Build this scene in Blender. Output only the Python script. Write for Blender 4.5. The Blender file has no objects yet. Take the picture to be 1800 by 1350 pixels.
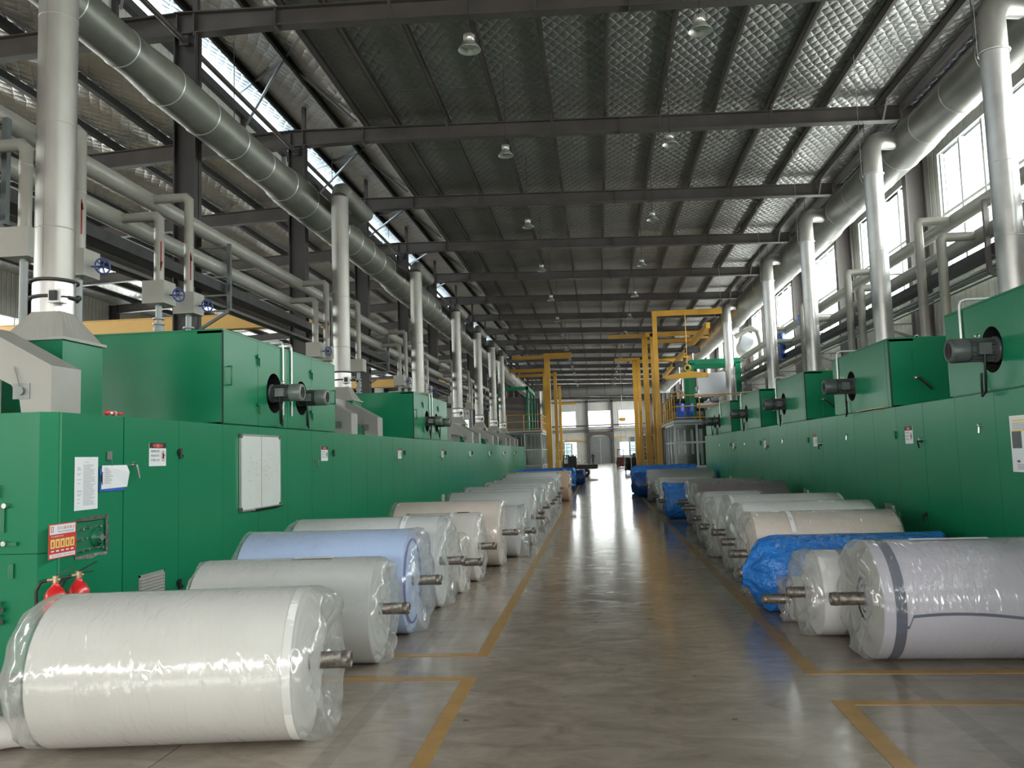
import bpy, math, random
from mathutils import Vector, Matrix
V = Vector
PI = math.pi
rnd = random.Random(7)
sc = bpy.context.scene
COL = sc.collection

# ------------------------------------------------------------------ camera
cam = bpy.data.cameras.new('camera')
cam.sensor_fit = 'HORIZONTAL'; cam.sensor_width = 36.0
cam.lens = 36.0 * 1450.0 / 1800.0
cam.clip_start = 0.05; cam.clip_end = 600
co = bpy.data.objects.new('camera', cam); COL.objects.link(co); sc.camera = co
yaw, pitch, roll = 0.10129, 0.08594, 0.03082
fwd = V((-math.sin(yaw) * math.cos(pitch), math.cos(yaw) * math.cos(pitch), math.sin(pitch)))
rt = V((math.cos(yaw), math.sin(yaw), 0)); up = rt.cross(fwd)
r2 = math.cos(roll) * rt - math.sin(roll) * up
u2 = math.sin(roll) * rt + math.cos(roll) * up
co.matrix_world = Matrix(((r2.x, u2.x, -fwd.x, 0), (r2.y, u2.y, -fwd.y, 0), (r2.z, u2.z, -fwd.z, 1.7), (0, 0, 0, 1)))

# ------------------------------------------------------------------ world, lights, exposure
w = bpy.data.worlds.new('daylight'); sc.world = w; w.use_nodes = True
bg = w.node_tree.nodes['Background']
bg.inputs[0].default_value = (0.80, 0.90, 1.0, 1); bg.inputs[1].default_value = 3.0
sc.view_settings.view_transform = 'Standard'; sc.view_settings.look = 'None'
sc.view_settings.gamma = 1.0; sc.view_settings.use_curve_mapping = False
sc.view_settings.exposure = 1.05
sc.cycles.max_bounces = 8; sc.cycles.diffuse_bounces = 4; sc.cycles.glossy_bounces = 4
sc.cycles.transparent_max_bounces = 24
sc.cycles.use_denoising = True
sc.cycles.caustics_reflective = False; sc.cycles.caustics_refractive = False
sc.cycles.sample_clamp_indirect = 6.0

def area(name, loc, direction, sx, sy, power, color=(1, 1, 1)):
    l = bpy.data.lights.new(name, 'AREA'); l.shape = 'RECTANGLE'; l.size = sx; l.size_y = sy
    l.energy = power; l.color = color
    o = bpy.data.objects.new(name, l); COL.objects.link(o); o.location = loc
    o.rotation_euler = V(direction).to_track_quat('-Z', 'Y').to_euler()
    return o

WIN_Y = [-8.3 + 6.0 * k for k in range(23)]          # near edge of each side window, 4.4 m long
DAY = (1.0, 0.965, 0.90)
for y0 in WIN_Y:                                    # sky seen through the right-hand windows
    area('window_daylight', (8.80, y0 + 2.2, 6.9), (-1, 0, -0.12), 4.3, 3.2, 330, DAY)
for cx in (-4.7, 0.35, 5.2):
    area('end_window_daylight', (cx, 130.9, 6.9), (0, -1, 0), 3.2, 2.6, 250, DAY)
area('clerestory_daylight', (-9.75, 58, 11.55), (1, 0, -0.1), 136, 0.42, 400, (0.45, 0.70, 1.0))
area('side_bay_daylight', (-24.8, 58, 7.2), (1, 0, -0.05), 136, 1.7, 6500, DAY)
area('rear_window_daylight', (-7.9, -12.5, 3.3), (0, 1, 0.0), 31.0, 1.7, 1750, (1.0, 0.95, 0.86))

# ------------------------------------------------------------------ materials
def mat(name, color, rough=0.5, metal=0.0, noise=0.0, nscale=3.0, bump=0.0, bscale=20.0, spec=0.5, coat=0.0,
        stretch=(1, 1, 1), rnoise=0.0, color2=None):
    m = bpy.data.materials.new(name); m.use_nodes = True
    nt = m.node_tree; b = nt.nodes['Principled BSDF']
    b.inputs['Base Color'].default_value = (*color, 1); b.inputs['Roughness'].default_value = rough
    b.inputs['Metallic'].default_value = metal; b.inputs['Specular IOR Level'].default_value = spec
    b.inputs['Coat Weight'].default_value = coat
    if noise or bump or rnoise or color2:
        tc = nt.nodes.new('ShaderNodeTexCoord'); mp = nt.nodes.new('ShaderNodeMapping')
        nt.links.new(tc.outputs['Object'], mp.inputs[0]); mp.inputs['Scale'].default_value = stretch
    if noise or rnoise or color2:
        n = nt.nodes.new('ShaderNodeTexNoise'); n.inputs['Scale'].default_value = nscale
        n.inputs['Detail'].default_value = 6; n.inputs['Roughness'].default_value = 0.6
        nt.links.new(mp.outputs[0], n.inputs['Vector'])
        if noise or color2:
            r = nt.nodes.new('ShaderNodeValToRGB')
            c2 = color2 if color2 else tuple(min(1, c * (1 + noise)) for c in color)
            c1 = tuple(c * (1 - noise) for c in color)
            r.color_ramp.elements[0].position = 0.32; r.color_ramp.elements[1].position = 0.68
            r.color_ramp.elements[0].color = (*c1, 1); r.color_ramp.elements[1].color = (*c2, 1)
            nt.links.new(n.outputs[0], r.inputs[0]); nt.links.new(r.outputs[0], b.inputs['Base Color'])
        if rnoise:
            mr = nt.nodes.new('ShaderNodeMapRange'); mr.inputs['From Min'].default_value = 0.3; mr.inputs['From Max'].default_value = 0.7
            mr.inputs['To Min'].default_value = max(0.02, rough - rnoise); mr.inputs['To Max'].default_value = min(1, rough + rnoise)
            nt.links.new(n.outputs[0], mr.inputs['Value']); nt.links.new(mr.outputs[0], b.inputs['Roughness'])
    if bump:
        n2 = nt.nodes.new('ShaderNodeTexNoise'); n2.inputs['Scale'].default_value = bscale; n2.inputs['Detail'].default_value = 4
        nt.links.new(mp.outputs[0], n2.inputs['Vector'])
        bp = nt.nodes.new('ShaderNodeBump'); bp.inputs['Strength'].default_value = 1.0; bp.inputs['Distance'].default_value = bump
        nt.links.new(n2.outputs[0], bp.inputs['Height']); nt.links.new(bp.outputs[0], b.inputs['Normal'])
    return m

def math_node(nt, op, a, b=None):
    n = nt.nodes.new('ShaderNodeMath'); n.operation = op
    for i, x in enumerate((a, b)):
        if x is None: continue
        if isinstance(x, (int, float)): n.inputs[i].default_value = x
        else: nt.links.new(x, n.inputs[i])
    return n.outputs[0]

def foil_mat(name, color, rough, pitch, metal=0.95):
    m = mat(name, color, rough, metal, 0.10, 0.9)
    nt = m.node_tree; b = nt.nodes['Principled BSDF']
    tc = nt.nodes.new('ShaderNodeTexCoord')
    nz = nt.nodes.new('ShaderNodeTexNoise'); nz.inputs['Scale'].default_value = 1.3; nz.inputs['Detail'].default_value = 3
    nt.links.new(tc.outputs['Object'], nz.inputs['Vector'])
    sp = nt.nodes.new('ShaderNodeSeparateXYZ'); nt.links.new(tc.outputs['Object'], sp.inputs[0])
    wob = math_node(nt, 'MULTIPLY', nz.outputs[0], 2.4)
    k = PI / pitch
    a = math_node(nt, 'ADD', math_node(nt, 'MULTIPLY', sp.outputs[0], k), math_node(nt, 'MULTIPLY', sp.outputs[1], k * 0.62))
    c = math_node(nt, 'SUBTRACT', math_node(nt, 'MULTIPLY', sp.outputs[0], k), math_node(nt, 'MULTIPLY', sp.outputs[1], k * 0.62))
    a = math_node(nt, 'ADD', a, wob); c = math_node(nt, 'SUBTRACT', c, wob)
    s1 = math_node(nt, 'POWER', math_node(nt, 'ABSOLUTE', math_node(nt, 'SINE', a)), 0.55)
    s2 = math_node(nt, 'POWER', math_node(nt, 'ABSOLUTE', math_node(nt, 'SINE', c)), 0.55)
    q = math_node(nt, 'MULTIPLY', s1, s2)
    n2 = nt.nodes.new('ShaderNodeTexNoise'); n2.inputs['Scale'].default_value = 5.0; n2.inputs['Detail'].default_value = 5; n2.inputs['Distortion'].default_value = 0.8
    mp = nt.nodes.new('ShaderNodeMapping'); mp.inputs['Scale'].default_value = (0.7, 1.6, 1)
    nt.links.new(tc.outputs['Object'], mp.inputs[0]); nt.links.new(mp.outputs[0], n2.inputs['Vector'])
    h = math_node(nt, 'ADD', q, math_node(nt, 'MULTIPLY', n2.outputs[0], 1.5))
    bp = nt.nodes.new('ShaderNodeBump'); bp.inputs['Strength'].default_value = 1.0; bp.inputs['Distance'].default_value = 0.022
    nt.links.new(h, bp.inputs['Height']); nt.links.new(bp.outputs[0], b.inputs['Normal'])
    return m

def panel_mat(name, color, pitch, axis, depth=0.02, rough=0.45):
    """painted corrugated sheet: ribs run vertically, spaced along the given axis"""
    m = mat(name, color, rough, 0.0, 0.05, 0.8)
    nt = m.node_tree; b = nt.nodes['Principled BSDF']
    tc = nt.nodes.new('ShaderNodeTexCoord'); sp = nt.nodes.new('ShaderNodeSeparateXYZ'); nt.links.new(tc.outputs['Object'], sp.inputs[0])
    s = math_node(nt, 'ABSOLUTE', math_node(nt, 'SINE', math_node(nt, 'MULTIPLY', sp.outputs[axis], PI / pitch)))
    s = math_node(nt, 'MINIMUM', math_node(nt, 'MULTIPLY', s, 2.2), 1.0)
    bp = nt.nodes.new('ShaderNodeBump'); bp.inputs['Distance'].default_value = depth
    nt.links.new(s, bp.inputs['Height']); nt.links.new(bp.outputs[0], b.inputs['Normal'])
    return m

def film_mat(name, tint, lo, hi, bump=0.01, bscale=9.0, white=(0.9, 0.9, 0.9)):
    """thin clear plastic: mostly see-through, glossy creases, milky when folded"""
    m = bpy.data.materials.new(name); m.use_nodes = True; nt = m.node_tree
    b = nt.nodes['Principled BSDF']; out = nt.nodes['Material Output']
    b.inputs['Base Color'].default_value = (*white, 1); b.inputs['Roughness'].default_value = 0.14; b.inputs['Specular IOR Level'].default_value = 0.9
    tr = nt.nodes.new('ShaderNodeBsdfTransparent'); tr.inputs[0].default_value = (*tint, 1)
    tc = nt.nodes.new('ShaderNodeTexCoord'); mp = nt.nodes.new('ShaderNodeMapping'); mp.inputs['Scale'].default_value = (2.2, 0.8, 0.8)
    mp.inputs['Rotation'].default_value = (0, 0.5, 0.6)
    n = nt.nodes.new('ShaderNodeTexNoise'); n.inputs['Scale'].default_value = bscale; n.inputs['Detail'].default_value = 5; n.inputs['Distortion'].default_value = 0.8
    n.noise_type = 'RIDGED_MULTIFRACTAL'; n.inputs['Detail'].default_value = 2.0
    nt.links.new(tc.outputs['Object'], mp.inputs[0]); nt.links.new(mp.outputs[0], n.inputs['Vector'])
    bp = nt.nodes.new('ShaderNodeBump'); bp.inputs['Distance'].default_value = bump
    nt.links.new(n.outputs[0], bp.inputs['Height']); nt.links.new(bp.outputs[0], b.inputs['Normal'])
    lw = nt.nodes.new('ShaderNodeLayerWeight'); lw.inputs['Blend'].default_value = 0.35; nt.links.new(bp.outputs[0], lw.inputs['Normal'])
    p = math_node(nt, 'POWER', lw.outputs['Facing'], 2.0)
    milk = math_node(nt, 'ADD', math_node(nt, 'MULTIPLY', p, hi - lo), lo)
    gl = nt.nodes.new('ShaderNodeBsdfGlossy'); gl.inputs['Roughness'].default_value = 0.16; nt.links.new(bp.outputs[0], gl.inputs['Normal'])
    mx = nt.nodes.new('ShaderNodeMixShader'); nt.links.new(milk, mx.inputs[0]); nt.links.new(tr.outputs[0], mx.inputs[1])
    tl = nt.nodes.new('ShaderNodeBsdfTranslucent'); tl.inputs[0].default_value = (*white, 1)
    m0 = nt.nodes.new('ShaderNodeMixShader'); m0.inputs[0].default_value = 0.45; nt.links.new(b.outputs[0], m0.inputs[1]); nt.links.new(tl.outputs[0], m0.inputs[2]); nt.links.new(m0.outputs[0], mx.inputs[2])
    m2 = nt.nodes.new('ShaderNodeMixShader'); nt.links.new(math_node(nt, 'ADD', math_node(nt, 'MULTIPLY', p, 0.35), 0.075), m2.inputs[0])
    nt.links.new(mx.outputs[0], m2.inputs[1]); nt.links.new(gl.outputs[0], m2.inputs[2]); nt.links.new(m2.outputs[0], out.inputs[0])
    return m

M = {}
M['green'] = mat('green_machine_paint', (0.008, 0.190, 0.086), 0.30, 0, 0.04, 0.8, spec=0.25)
M['green_d'] = mat('green_cast_iron', (0.01, 0.15, 0.07), 0.35, 0, 0.1, 4)
M['seam'] = mat('dark_gap', (0.01, 0.03, 0.02), 0.7)
M['steel'] = mat('brown_primed_steel', (0.060, 0.052, 0.047), 0.5, 0.2, 0.25, 1.2)
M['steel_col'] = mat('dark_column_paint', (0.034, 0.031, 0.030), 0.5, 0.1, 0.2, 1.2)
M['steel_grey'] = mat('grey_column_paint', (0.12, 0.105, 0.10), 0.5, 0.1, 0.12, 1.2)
M['brace'] = mat('pale_brace_paint', (0.42, 0.43, 0.45), 0.5, 0.1)
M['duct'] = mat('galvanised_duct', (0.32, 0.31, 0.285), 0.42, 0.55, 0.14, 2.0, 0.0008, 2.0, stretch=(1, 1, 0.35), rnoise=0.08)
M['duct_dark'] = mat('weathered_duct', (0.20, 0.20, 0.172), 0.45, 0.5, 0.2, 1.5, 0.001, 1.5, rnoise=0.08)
M['alu'] = mat('bright_duct', (0.52, 0.515, 0.50), 0.34, 0.7, 0.08, 3.0, 0.0005, 2, rnoise=0.06)
M['lag'] = mat('pale_pipe_cladding', (0.30, 0.29, 0.255), 0.40, 0.1, 0.08, 1.5)
M['hood'] = mat('light_grey_hood_paint', (0.34, 0.33, 0.30), 0.42, 0.0, 0.06, 2)
M['motor'] = mat('grey_motor_paint', (0.085, 0.10, 0.10), 0.42, 0.2, 0.2, 6)
M['motor_l'] = mat('light_motor_cowl', (0.20, 0.22, 0.21), 0.4, 0.3, 0.2, 6)
M['black'] = mat('black_plastic', (0.012, 0.012, 0.013), 0.45)
M['tray'] = mat('dark_cable_tray', (0.030, 0.030, 0.030), 0.6, 0.2, 0.3, 5)
M['chrome'] = mat('worn_chrome', (0.62, 0.60, 0.56), 0.25, 0.95)
M['pipe'] = mat('zinc_conduit', (0.55, 0.56, 0.55), 0.35, 0.6)
M['rust'] = mat('rusty_spindle_steel', (0.19, 0.17, 0.15), 0.42, 0.6, 0.5, 26, 0.002, 60)
M['hole'] = mat('dark_hollow', (0.006, 0.006, 0.006), 0.9)
M['yellow'] = mat('yellow_crane_paint', (0.56, 0.29, 0.025), 0.42, 0, 0.12, 1.0)
M['ochre'] = mat('ochre_girder_paint', (0.62, 0.36, 0.09), 0.5, 0, 0.06, 1.0)
M['white'] = mat('white_sheet', (0.80, 0.80, 0.80), 0.4)
M['paper'] = mat('printed_paper', (0.78, 0.79, 0.82), 0.6)
M['print'] = mat('grey_print', (0.28, 0.28, 0.30), 0.7)
M['ink'] = mat('black_print', (0.015, 0.015, 0.015), 0.6)
M['red'] = mat('red_paint', (0.62, 0.012, 0.012), 0.3, coat=0.4)
M['redprint'] = mat('red_print', (0.60, 0.045, 0.035), 0.5)
M['arrow'] = mat('dark_red_arrow', (0.28, 0.012, 0.012), 0.5)
M['blue'] = mat('blue_valve_paint', (0.012, 0.035, 0.20), 0.4)
M['board'] = mat('blue_clipboard', (0.03, 0.11, 0.50), 0.4)
M['wboard'] = mat('whiteboard_face', (0.70, 0.72, 0.70), 0.22, 0, 0.03, 5)
M['smudge'] = mat('marker_smudge', (0.30, 0.32, 0.30), 0.4)
M['alframe'] = mat('aluminium_frame', (0.45, 0.45, 0.45), 0.35, 0.8)
M['wframe'] = mat('white_window_frame', (0.62, 0.63, 0.62), 0.4)
M['gframe'] = mat('pale_booth_frame', (0.50, 0.52, 0.52), 0.4)
M['bpanel'] = mat('grey_booth_panel', (0.30, 0.32, 0.32), 0.45)
M['wall'] = panel_mat('white_corrugated_sheet_side', (0.66, 0.65, 0.60), 0.28, 1)
M['wall_end'] = panel_mat('white_corrugated_sheet_end', (0.62, 0.61, 0.57), 0.28, 0)
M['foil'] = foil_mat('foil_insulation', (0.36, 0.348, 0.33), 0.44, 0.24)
M['foil_lit'] = foil_mat('foil_insulation_lit', (0.72, 0.70, 0.67), 0.45, 0.27, 0.7)  # lit copy of the same foil, daylight brightness put into its base colour
M['galv_dark'] = mat('cross_duct_metal', (0.30, 0.30, 0.29), 0.45, 0.5, 0.1, 1.5)
M['door'] = mat('grey_gate_paint', (0.22, 0.225, 0.225), 0.5, 0, 0.05, 1)
M['brass'] = mat('brass_valve', (0.45, 0.36, 0.22), 0.4, 0.6)
M['orange'] = mat('orange_actuator', (0.75, 0.16, 0.03), 0.4)
M['wood'] = mat('pale_board', (0.55, 0.36, 0.20), 0.6, 0, 0.2, 12)
M['cloth_d'] = mat('dark_navy_clothing', (0.012, 0.014, 0.030), 0.85)
M['skin'] = mat('skin', (0.45, 0.26, 0.18), 0.5)
M['hair'] = mat('black_hair', (0.01, 0.008, 0.007), 0.6)
M['tyre'] = mat('tyre_rubber', (0.015, 0.015, 0.015), 0.8)
M['cart'] = mat('dark_green_cart_paint', (0.016, 0.024, 0.018), 0.5, 0, 0.3, 3)
M['redd'] = mat('dark_red_truck_paint', (0.10, 0.012, 0.010), 0.45)
M['lampw'] = mat('aluminium_lamp_shade', (0.62, 0.62, 0.58), 0.34, 0.8)
M['fabric_w'] = mat('white_fabric_web', (0.68, 0.70, 0.74), 0.7)
M['label_blue'] = mat('blue_label', (0.05, 0.28, 0.70), 0.4)
M['pattern_y'] = mat('yellow_pictogram', (0.85, 0.62, 0.18), 0.5)
M['film'] = film_mat('clear_plastic_film', (0.97, 0.975, 0.97), 0.02, 0.42, 0.011, 9.0)
M['film_c'] = film_mat('crumpled_clear_film', (0.96, 0.965, 0.96), 0.22, 0.72, 0.026, 6.0)
M['bluefilm'] = mat('blue_plastic_wrap', (0.020, 0.185, 0.62), 0.26, 0, 0.12, 5, 0.05, 11, spec=0.6)
M['bluefilm_d'] = mat('deep_blue_plastic_wrap', (0.010, 0.070, 0.30), 0.30, 0, 0.25, 5, 0.04, 9, spec=0.6)

# glass
g = bpy.data.materials.new('window_glass'); g.use_nodes = True; nt = g.node_tree
gl = nt.nodes.new('ShaderNodeBsdfGlossy'); gl.inputs['Roughness'].default_value = 0.03
tr = nt.nodes.new('ShaderNodeBsdfTransparent'); tr.inputs[0].default_value = (0.94, 0.97, 0.96, 1)
lw = nt.nodes.new('ShaderNodeLayerWeight'); lw.inputs['Blend'].default_value = 0.5
fr = math_node(nt, 'ADD', math_node(nt, 'MULTIPLY', math_node(nt, 'POWER', lw.outputs['Facing'], 5.0), 0.6), 0.03)
mx = nt.nodes.new('ShaderNodeMixShader'); nt.links.new(fr, mx.inputs[0]); nt.links.new(tr.outputs[0], mx.inputs[1]); nt.links.new(gl.outputs[0], mx.inputs[2])
nt.links.new(mx.outputs[0], nt.nodes['Material Output'].inputs[0]); M['glass'] = g
g2 = film_mat('dusty_booth_glass', (0.55, 0.62, 0.60), 0.10, 0.5, 0.0005, 3, (0.25, 0.3, 0.29)); M['bglass'] = g2

def cloth_mat(name, c, stripe=None):
    m = mat(name, c, 0.62, 0, 0.035, 3.0, 0.0015, 120.0)
    m.node_tree.nodes['Principled BSDF'].inputs['Sheen Weight'].default_value = 0.15
    return m

# polished concrete floor
def floor_mat():
    m = bpy.data.materials.new('polished_concrete'); m.use_nodes = True; nt = m.node_tree; b = nt.nodes['Principled BSDF']
    tc = nt.nodes.new('ShaderNodeTexCoord'); N = lambda s, d, st=None: None
    def noise(scale, detail, stretch=(1, 1, 1), dist=0.0, rough=0.6):
        mp = nt.nodes.new('ShaderNodeMapping'); mp.inputs['Scale'].default_value = stretch; nt.links.new(tc.outputs['Object'], mp.inputs[0])
        n = nt.nodes.new('ShaderNodeTexNoise'); n.inputs['Scale'].default_value = scale; n.inputs['Detail'].default_value = detail
        n.inputs['Distortion'].default_value = dist; n.inputs['Roughness'].default_value = rough
        nt.links.new(mp.outputs[0], n.inputs['Vector']); return n.outputs[0]
    big = noise(0.55, 5, (1.0, 1.0, 1), 0.6); mid = noise(3.2, 7, (0.8, 1.6, 1), 0.8, 0.7); fine = noise(45, 3)
    ramp = nt.nodes.new('ShaderNodeValToRGB'); e = ramp.color_ramp.elements
    e[0].position = 0.36; e[0].color = (0.225, 0.187, 0.152, 1); e[1].position = 0.66; e[1].color = (0.42, 0.360, 0.300, 1)
    mixv = math_node(nt, 'ADD', math_node(nt, 'MULTIPLY', big, 0.42), math_node(nt, 'MULTIPLY', mid, 0.58))
    nt.links.new(mixv, ramp.inputs[0])
    # dark oil spots
    vor = nt.nodes.new('ShaderNodeTexVoronoi'); vor.inputs['Scale'].default_value = 1.7; nt.links.new(tc.outputs['Object'], vor.inputs['Vector'])
    spot = math_node(nt, 'LESS_THAN', vor.outputs['Distance'], 0.035)
    vor2 = nt.nodes.new('ShaderNodeTexVoronoi'); vor2.inputs['Scale'].default_value = 6.0; nt.links.new(tc.outputs['Object'], vor2.inputs['Vector'])
    chip = math_node(nt, 'LESS_THAN', vor2.outputs['Distance'], 0.035)
    sp = nt.nodes.new('ShaderNodeSeparateXYZ'); nt.links.new(tc.outputs['Object'], sp.inputs[0])
    def band(o, c, hw):
        return math_node(nt, 'LESS_THAN', math_node(nt, 'ABSOLUTE', math_node(nt, 'SUBTRACT', o, c)), hw)
    ghost = math_node(nt, 'ADD', band(sp.outputs[0], 2.15, 0.075), band(sp.outputs[0], -1.62, 0.06))
    lane = nt.nodes.new('ShaderNodeMapRange'); lane.interpolation_type = 'SMOOTHSTEP'; lane.inputs['From Min'].default_value = 1.5; lane.inputs['From Max'].default_value = 0.5
    nt.links.new(math_node(nt, 'ADD', math_node(nt, 'ABSOLUTE', math_node(nt, 'SUBTRACT', sp.outputs[0], 0.25)), math_node(nt, 'MULTIPLY', big, 0.6)), lane.inputs['Value']); lane = lane.outputs[0]
    saw = math_node(nt, 'ADD', band(sp.outputs[0], 3.2, 0.004), band(sp.outputs[0], -2.6, 0.004))
    def darken(col, fac, k):
        mxn = nt.nodes.new('ShaderNodeMix'); mxn.data_type = 'RGBA'; mxn.blend_type = 'MULTIPLY'
        nt.links.new(fac, mxn.inputs[0]); nt.links.new(col, mxn.inputs[6]); mxn.inputs[7].default_value = (k, k, k * 0.98, 1); return mxn.outputs[2]
    c = darken(ramp.outputs[0], ghost, 0.80); c = darken(c, spot, 0.6); c = darken(c, saw, 0.3); c = darken(c, lane, 0.80)
    nt.links.new(c, b.inputs['Base Color'])
    r = nt.nodes.new('ShaderNodeMapRange'); r.inputs['From Min'].default_value = 0.3; r.inputs['From Max'].default_value = 0.7
    r.inputs['To Min'].default_value = 0.09; r.inputs['To Max'].default_value = 0.24
    nt.links.new(mid, r.inputs['Value']); nt.links.new(r.outputs[0], b.inputs['Roughness'])
    b.inputs['Specular IOR Level'].default_value = 0.62
    h = math_node(nt, 'ADD', math_node(nt, 'MULTIPLY', noise(1.1, 3, (0.5, 2.2, 1)), 1.0), math_node(nt, 'MULTIPLY', fine, 0.03))
    bp = nt.nodes.new('ShaderNodeBump'); bp.inputs['Distance'].default_value = 0.0022; nt.links.new(h, bp.inputs['Height']); nt.links.new(bp.outputs[0], b.inputs['Normal'])
    return m
M['floor'] = floor_mat()
M['tape'] = mat('worn_yellow_floor_tape', (0.36, 0.205, 0.065), 0.32, 0, 0, 4, color2=(0.46, 0.27, 0.085))

# ------------------------------------------------------------------ mesh helpers
class MB:
    def __init__(s): s.v = []; s.f = []; s.m = []; s.s = []
    def add(s, vs, fs, m=0, sm=False):
        o = len(s.v); s.v += [tuple(p) for p in vs]
        for f in fs: s.f.append(tuple(i + o for i in f)); s.m.append(m); s.s.append(sm)
        return s
    def box(s, x0, x1, y0, y1, z0, z1, m=0):
        return s.hexa([(x0, y0), (x1, y0), (x1, y1), (x0, y1)], z0, z1, m)
    def hexa(s, q, z0, z1, m=0):
        return s.add([(*p, z0) for p in q] + [(*p, z1) for p in q], [(3, 2, 1, 0), (4, 5, 6, 7), (0, 1, 5, 4), (1, 2, 6, 5), (2, 3, 7, 6), (3, 0, 4, 7)], m)
    def beam(s, p0, p1, wx, wz, upv=(0, 0, 1), m=0):
        p0, p1 = V(p0), V(p1); d = (p1 - p0).normalized(); a = d.cross(V(upv)).normalized(); b = a.cross(d).normalized()
        q = [a * (i * wx / 2) + b * (j * wz / 2) for i, j in ((-1, -1), (1, -1), (1, 1), (-1, 1))]
        return s.add([p0 + k for k in q] + [p1 + k for k in q], [(3, 2, 1, 0), (4, 5, 6, 7), (0, 1, 5, 4), (1, 2, 6, 5), (2, 3, 7, 6), (3, 0, 4, 7)], m)
    def prism(s, poly, vec, m=0, sm=False):
        n = len(poly); vec = V(vec); a = [V(p) for p in poly]; b = [p + vec for p in a]
        s.add(a + b, [tuple(range(n - 1, -1, -1)), tuple(range(n, 2 * n))], m)
        return s.add(a + b, [(i, (i + 1) % n, n + (i + 1) % n, n + i) for i in range(n)], m, sm)
    def loft(s, rings, m=0, sm=True, cap0=True, cap1=True, close=True):
        n = len(rings[0]); vs = [p for r in rings for p in r]; fs = []
        for k in range(len(rings) - 1):
            for i in range(n if close else n - 1):
                j = (i + 1) % n; fs.append((k * n + i, k * n + j, (k + 1) * n + j, (k + 1) * n + i))
        s.add(vs, fs, m, sm)
        if cap0: s.add(rings[0], [tuple(range(n - 1, -1, -1))], m)
        if cap1: s.add(rings[-1], [tuple(range(n))], m)
        return s
    def tube(s, pts, r, n=14, m=0, caps=True, r1=None):
        pts = [V(p) for p in pts]; K = len(pts)
        d = [(pts[i + 1] - pts[i]).normalized() for i in range(K - 1)]
        t = [d[0]] + [(d[i - 1] + d[i]).normalized() for i in range(1, K - 1)] + [d[-1]]
        a = d[0].orthogonal().normalized(); rings = []
        for i in range(K):
            dd = d[min(i, K - 2)] if i == 0 else d[i - 1]
            a = (a - dd * a.dot(dd)).normalized(); b = dd.cross(a)
            rr = r if r1 is None else r + (r1 - r) * i / (K - 1)
            ring = []
            for k in range(n):
                q = a * math.cos(2 * PI * k / n) * rr + b * math.sin(2 * PI * k / n) * rr
                den = dd.dot(t[i]); q2 = q - dd * (q.dot(t[i]) / den) if abs(den) > 0.2 else q
                ring.append(pts[i] + q2)
            rings.append(ring)
        return s.loft(rings, m, True, caps, caps)
    def cyl(s, p0, p1, r, n=20, m=0, r1=None, caps=True): return s.tube([p0, p1], r, n, m, caps, r1)
    def lathe(s, prof, origin, axis, n=32, m=0, sm=True, cap0=True, cap1=True):
        o = V(origin); ax = V(axis).normalized(); a = ax.orthogonal().normalized(); b = ax.cross(a)
        rings = [[o + ax * t + (a * math.cos(2 * PI * k / n) + b * math.sin(2 * PI * k / n)) * max(r, 1e-4) for k in range(n)] for r, t in prof]
        return s.loft(rings, m, sm, cap0, cap1)
    def torus(s, c, axis, R, r, n=24, k=8, m=0):
        c = V(c); ax = V(axis).normalized(); a = ax.orthogonal().normalized(); b = ax.cross(a); vs = []; fs = []
        for i in range(n):
            u = 2 * PI * i / n; d = a * math.cos(u) + b * math.sin(u)
            for j in range(k):
                v = 2 * PI * j / k; vs.append(c + d * (R + r * math.cos(v)) + ax * (r * math.sin(v)))
        for i in range(n):
            for j in range(k):
                fs.append((i * k + j, ((i + 1) % n) * k + j, ((i + 1) % n) * k + (j + 1) % k, i * k + (j + 1) % k))
        return s.add(vs, fs, m, True)
    def holed(s, x, y0, y1, z0, z1, cy, cz, r, depth, m=0, mh=1, n=32):
        """a rectangle at x (facing +-x) with a round hole and a recess of the given signed depth"""
        vs = []; fs = []
        for k in range(n):
            a = 2 * PI * k / n + PI / 4; c, sn = math.cos(a), math.sin(a)
            vs.append((x, cy + r * c, cz + r * sn))
        for k in range(n):
            a = 2 * PI * k / n + PI / 4; c, sn = math.cos(a), math.sin(a)
            t = min((y1 - cy) / c if c > 1e-9 else 1e9, (y0 - cy) / c if c < -1e-9 else 1e9, (z1 - cz) / sn if sn > 1e-9 else 1e9, (z0 - cz) / sn if sn < -1e-9 else 1e9)
            vs.append((x, cy + t * c, cz + t * sn))
        for k in range(n): j = (k + 1) % n; fs.append((k, j, n + j, n + k))
        s.add(vs, fs, m)
        for (cy_, cz_) in ((y0, z0), (y0, z1), (y1, z0), (y1, z1)):   # fill the four corners
            best = sorted(range(n), key=lambda k: (vs[n + k][1] - cy_) ** 2 + (vs[n + k][2] - cz_) ** 2)[:2]
            s.add([vs[n + best[0]], vs[n + best[1]], (x, cy_, cz_)], [(0, 1, 2)], m)
        a = [vs[k] for k in range(n)]; b = [(x + depth, p[1], p[2]) for p in a]
        return s.loft([a, b], mh, True, False, True)

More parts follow.
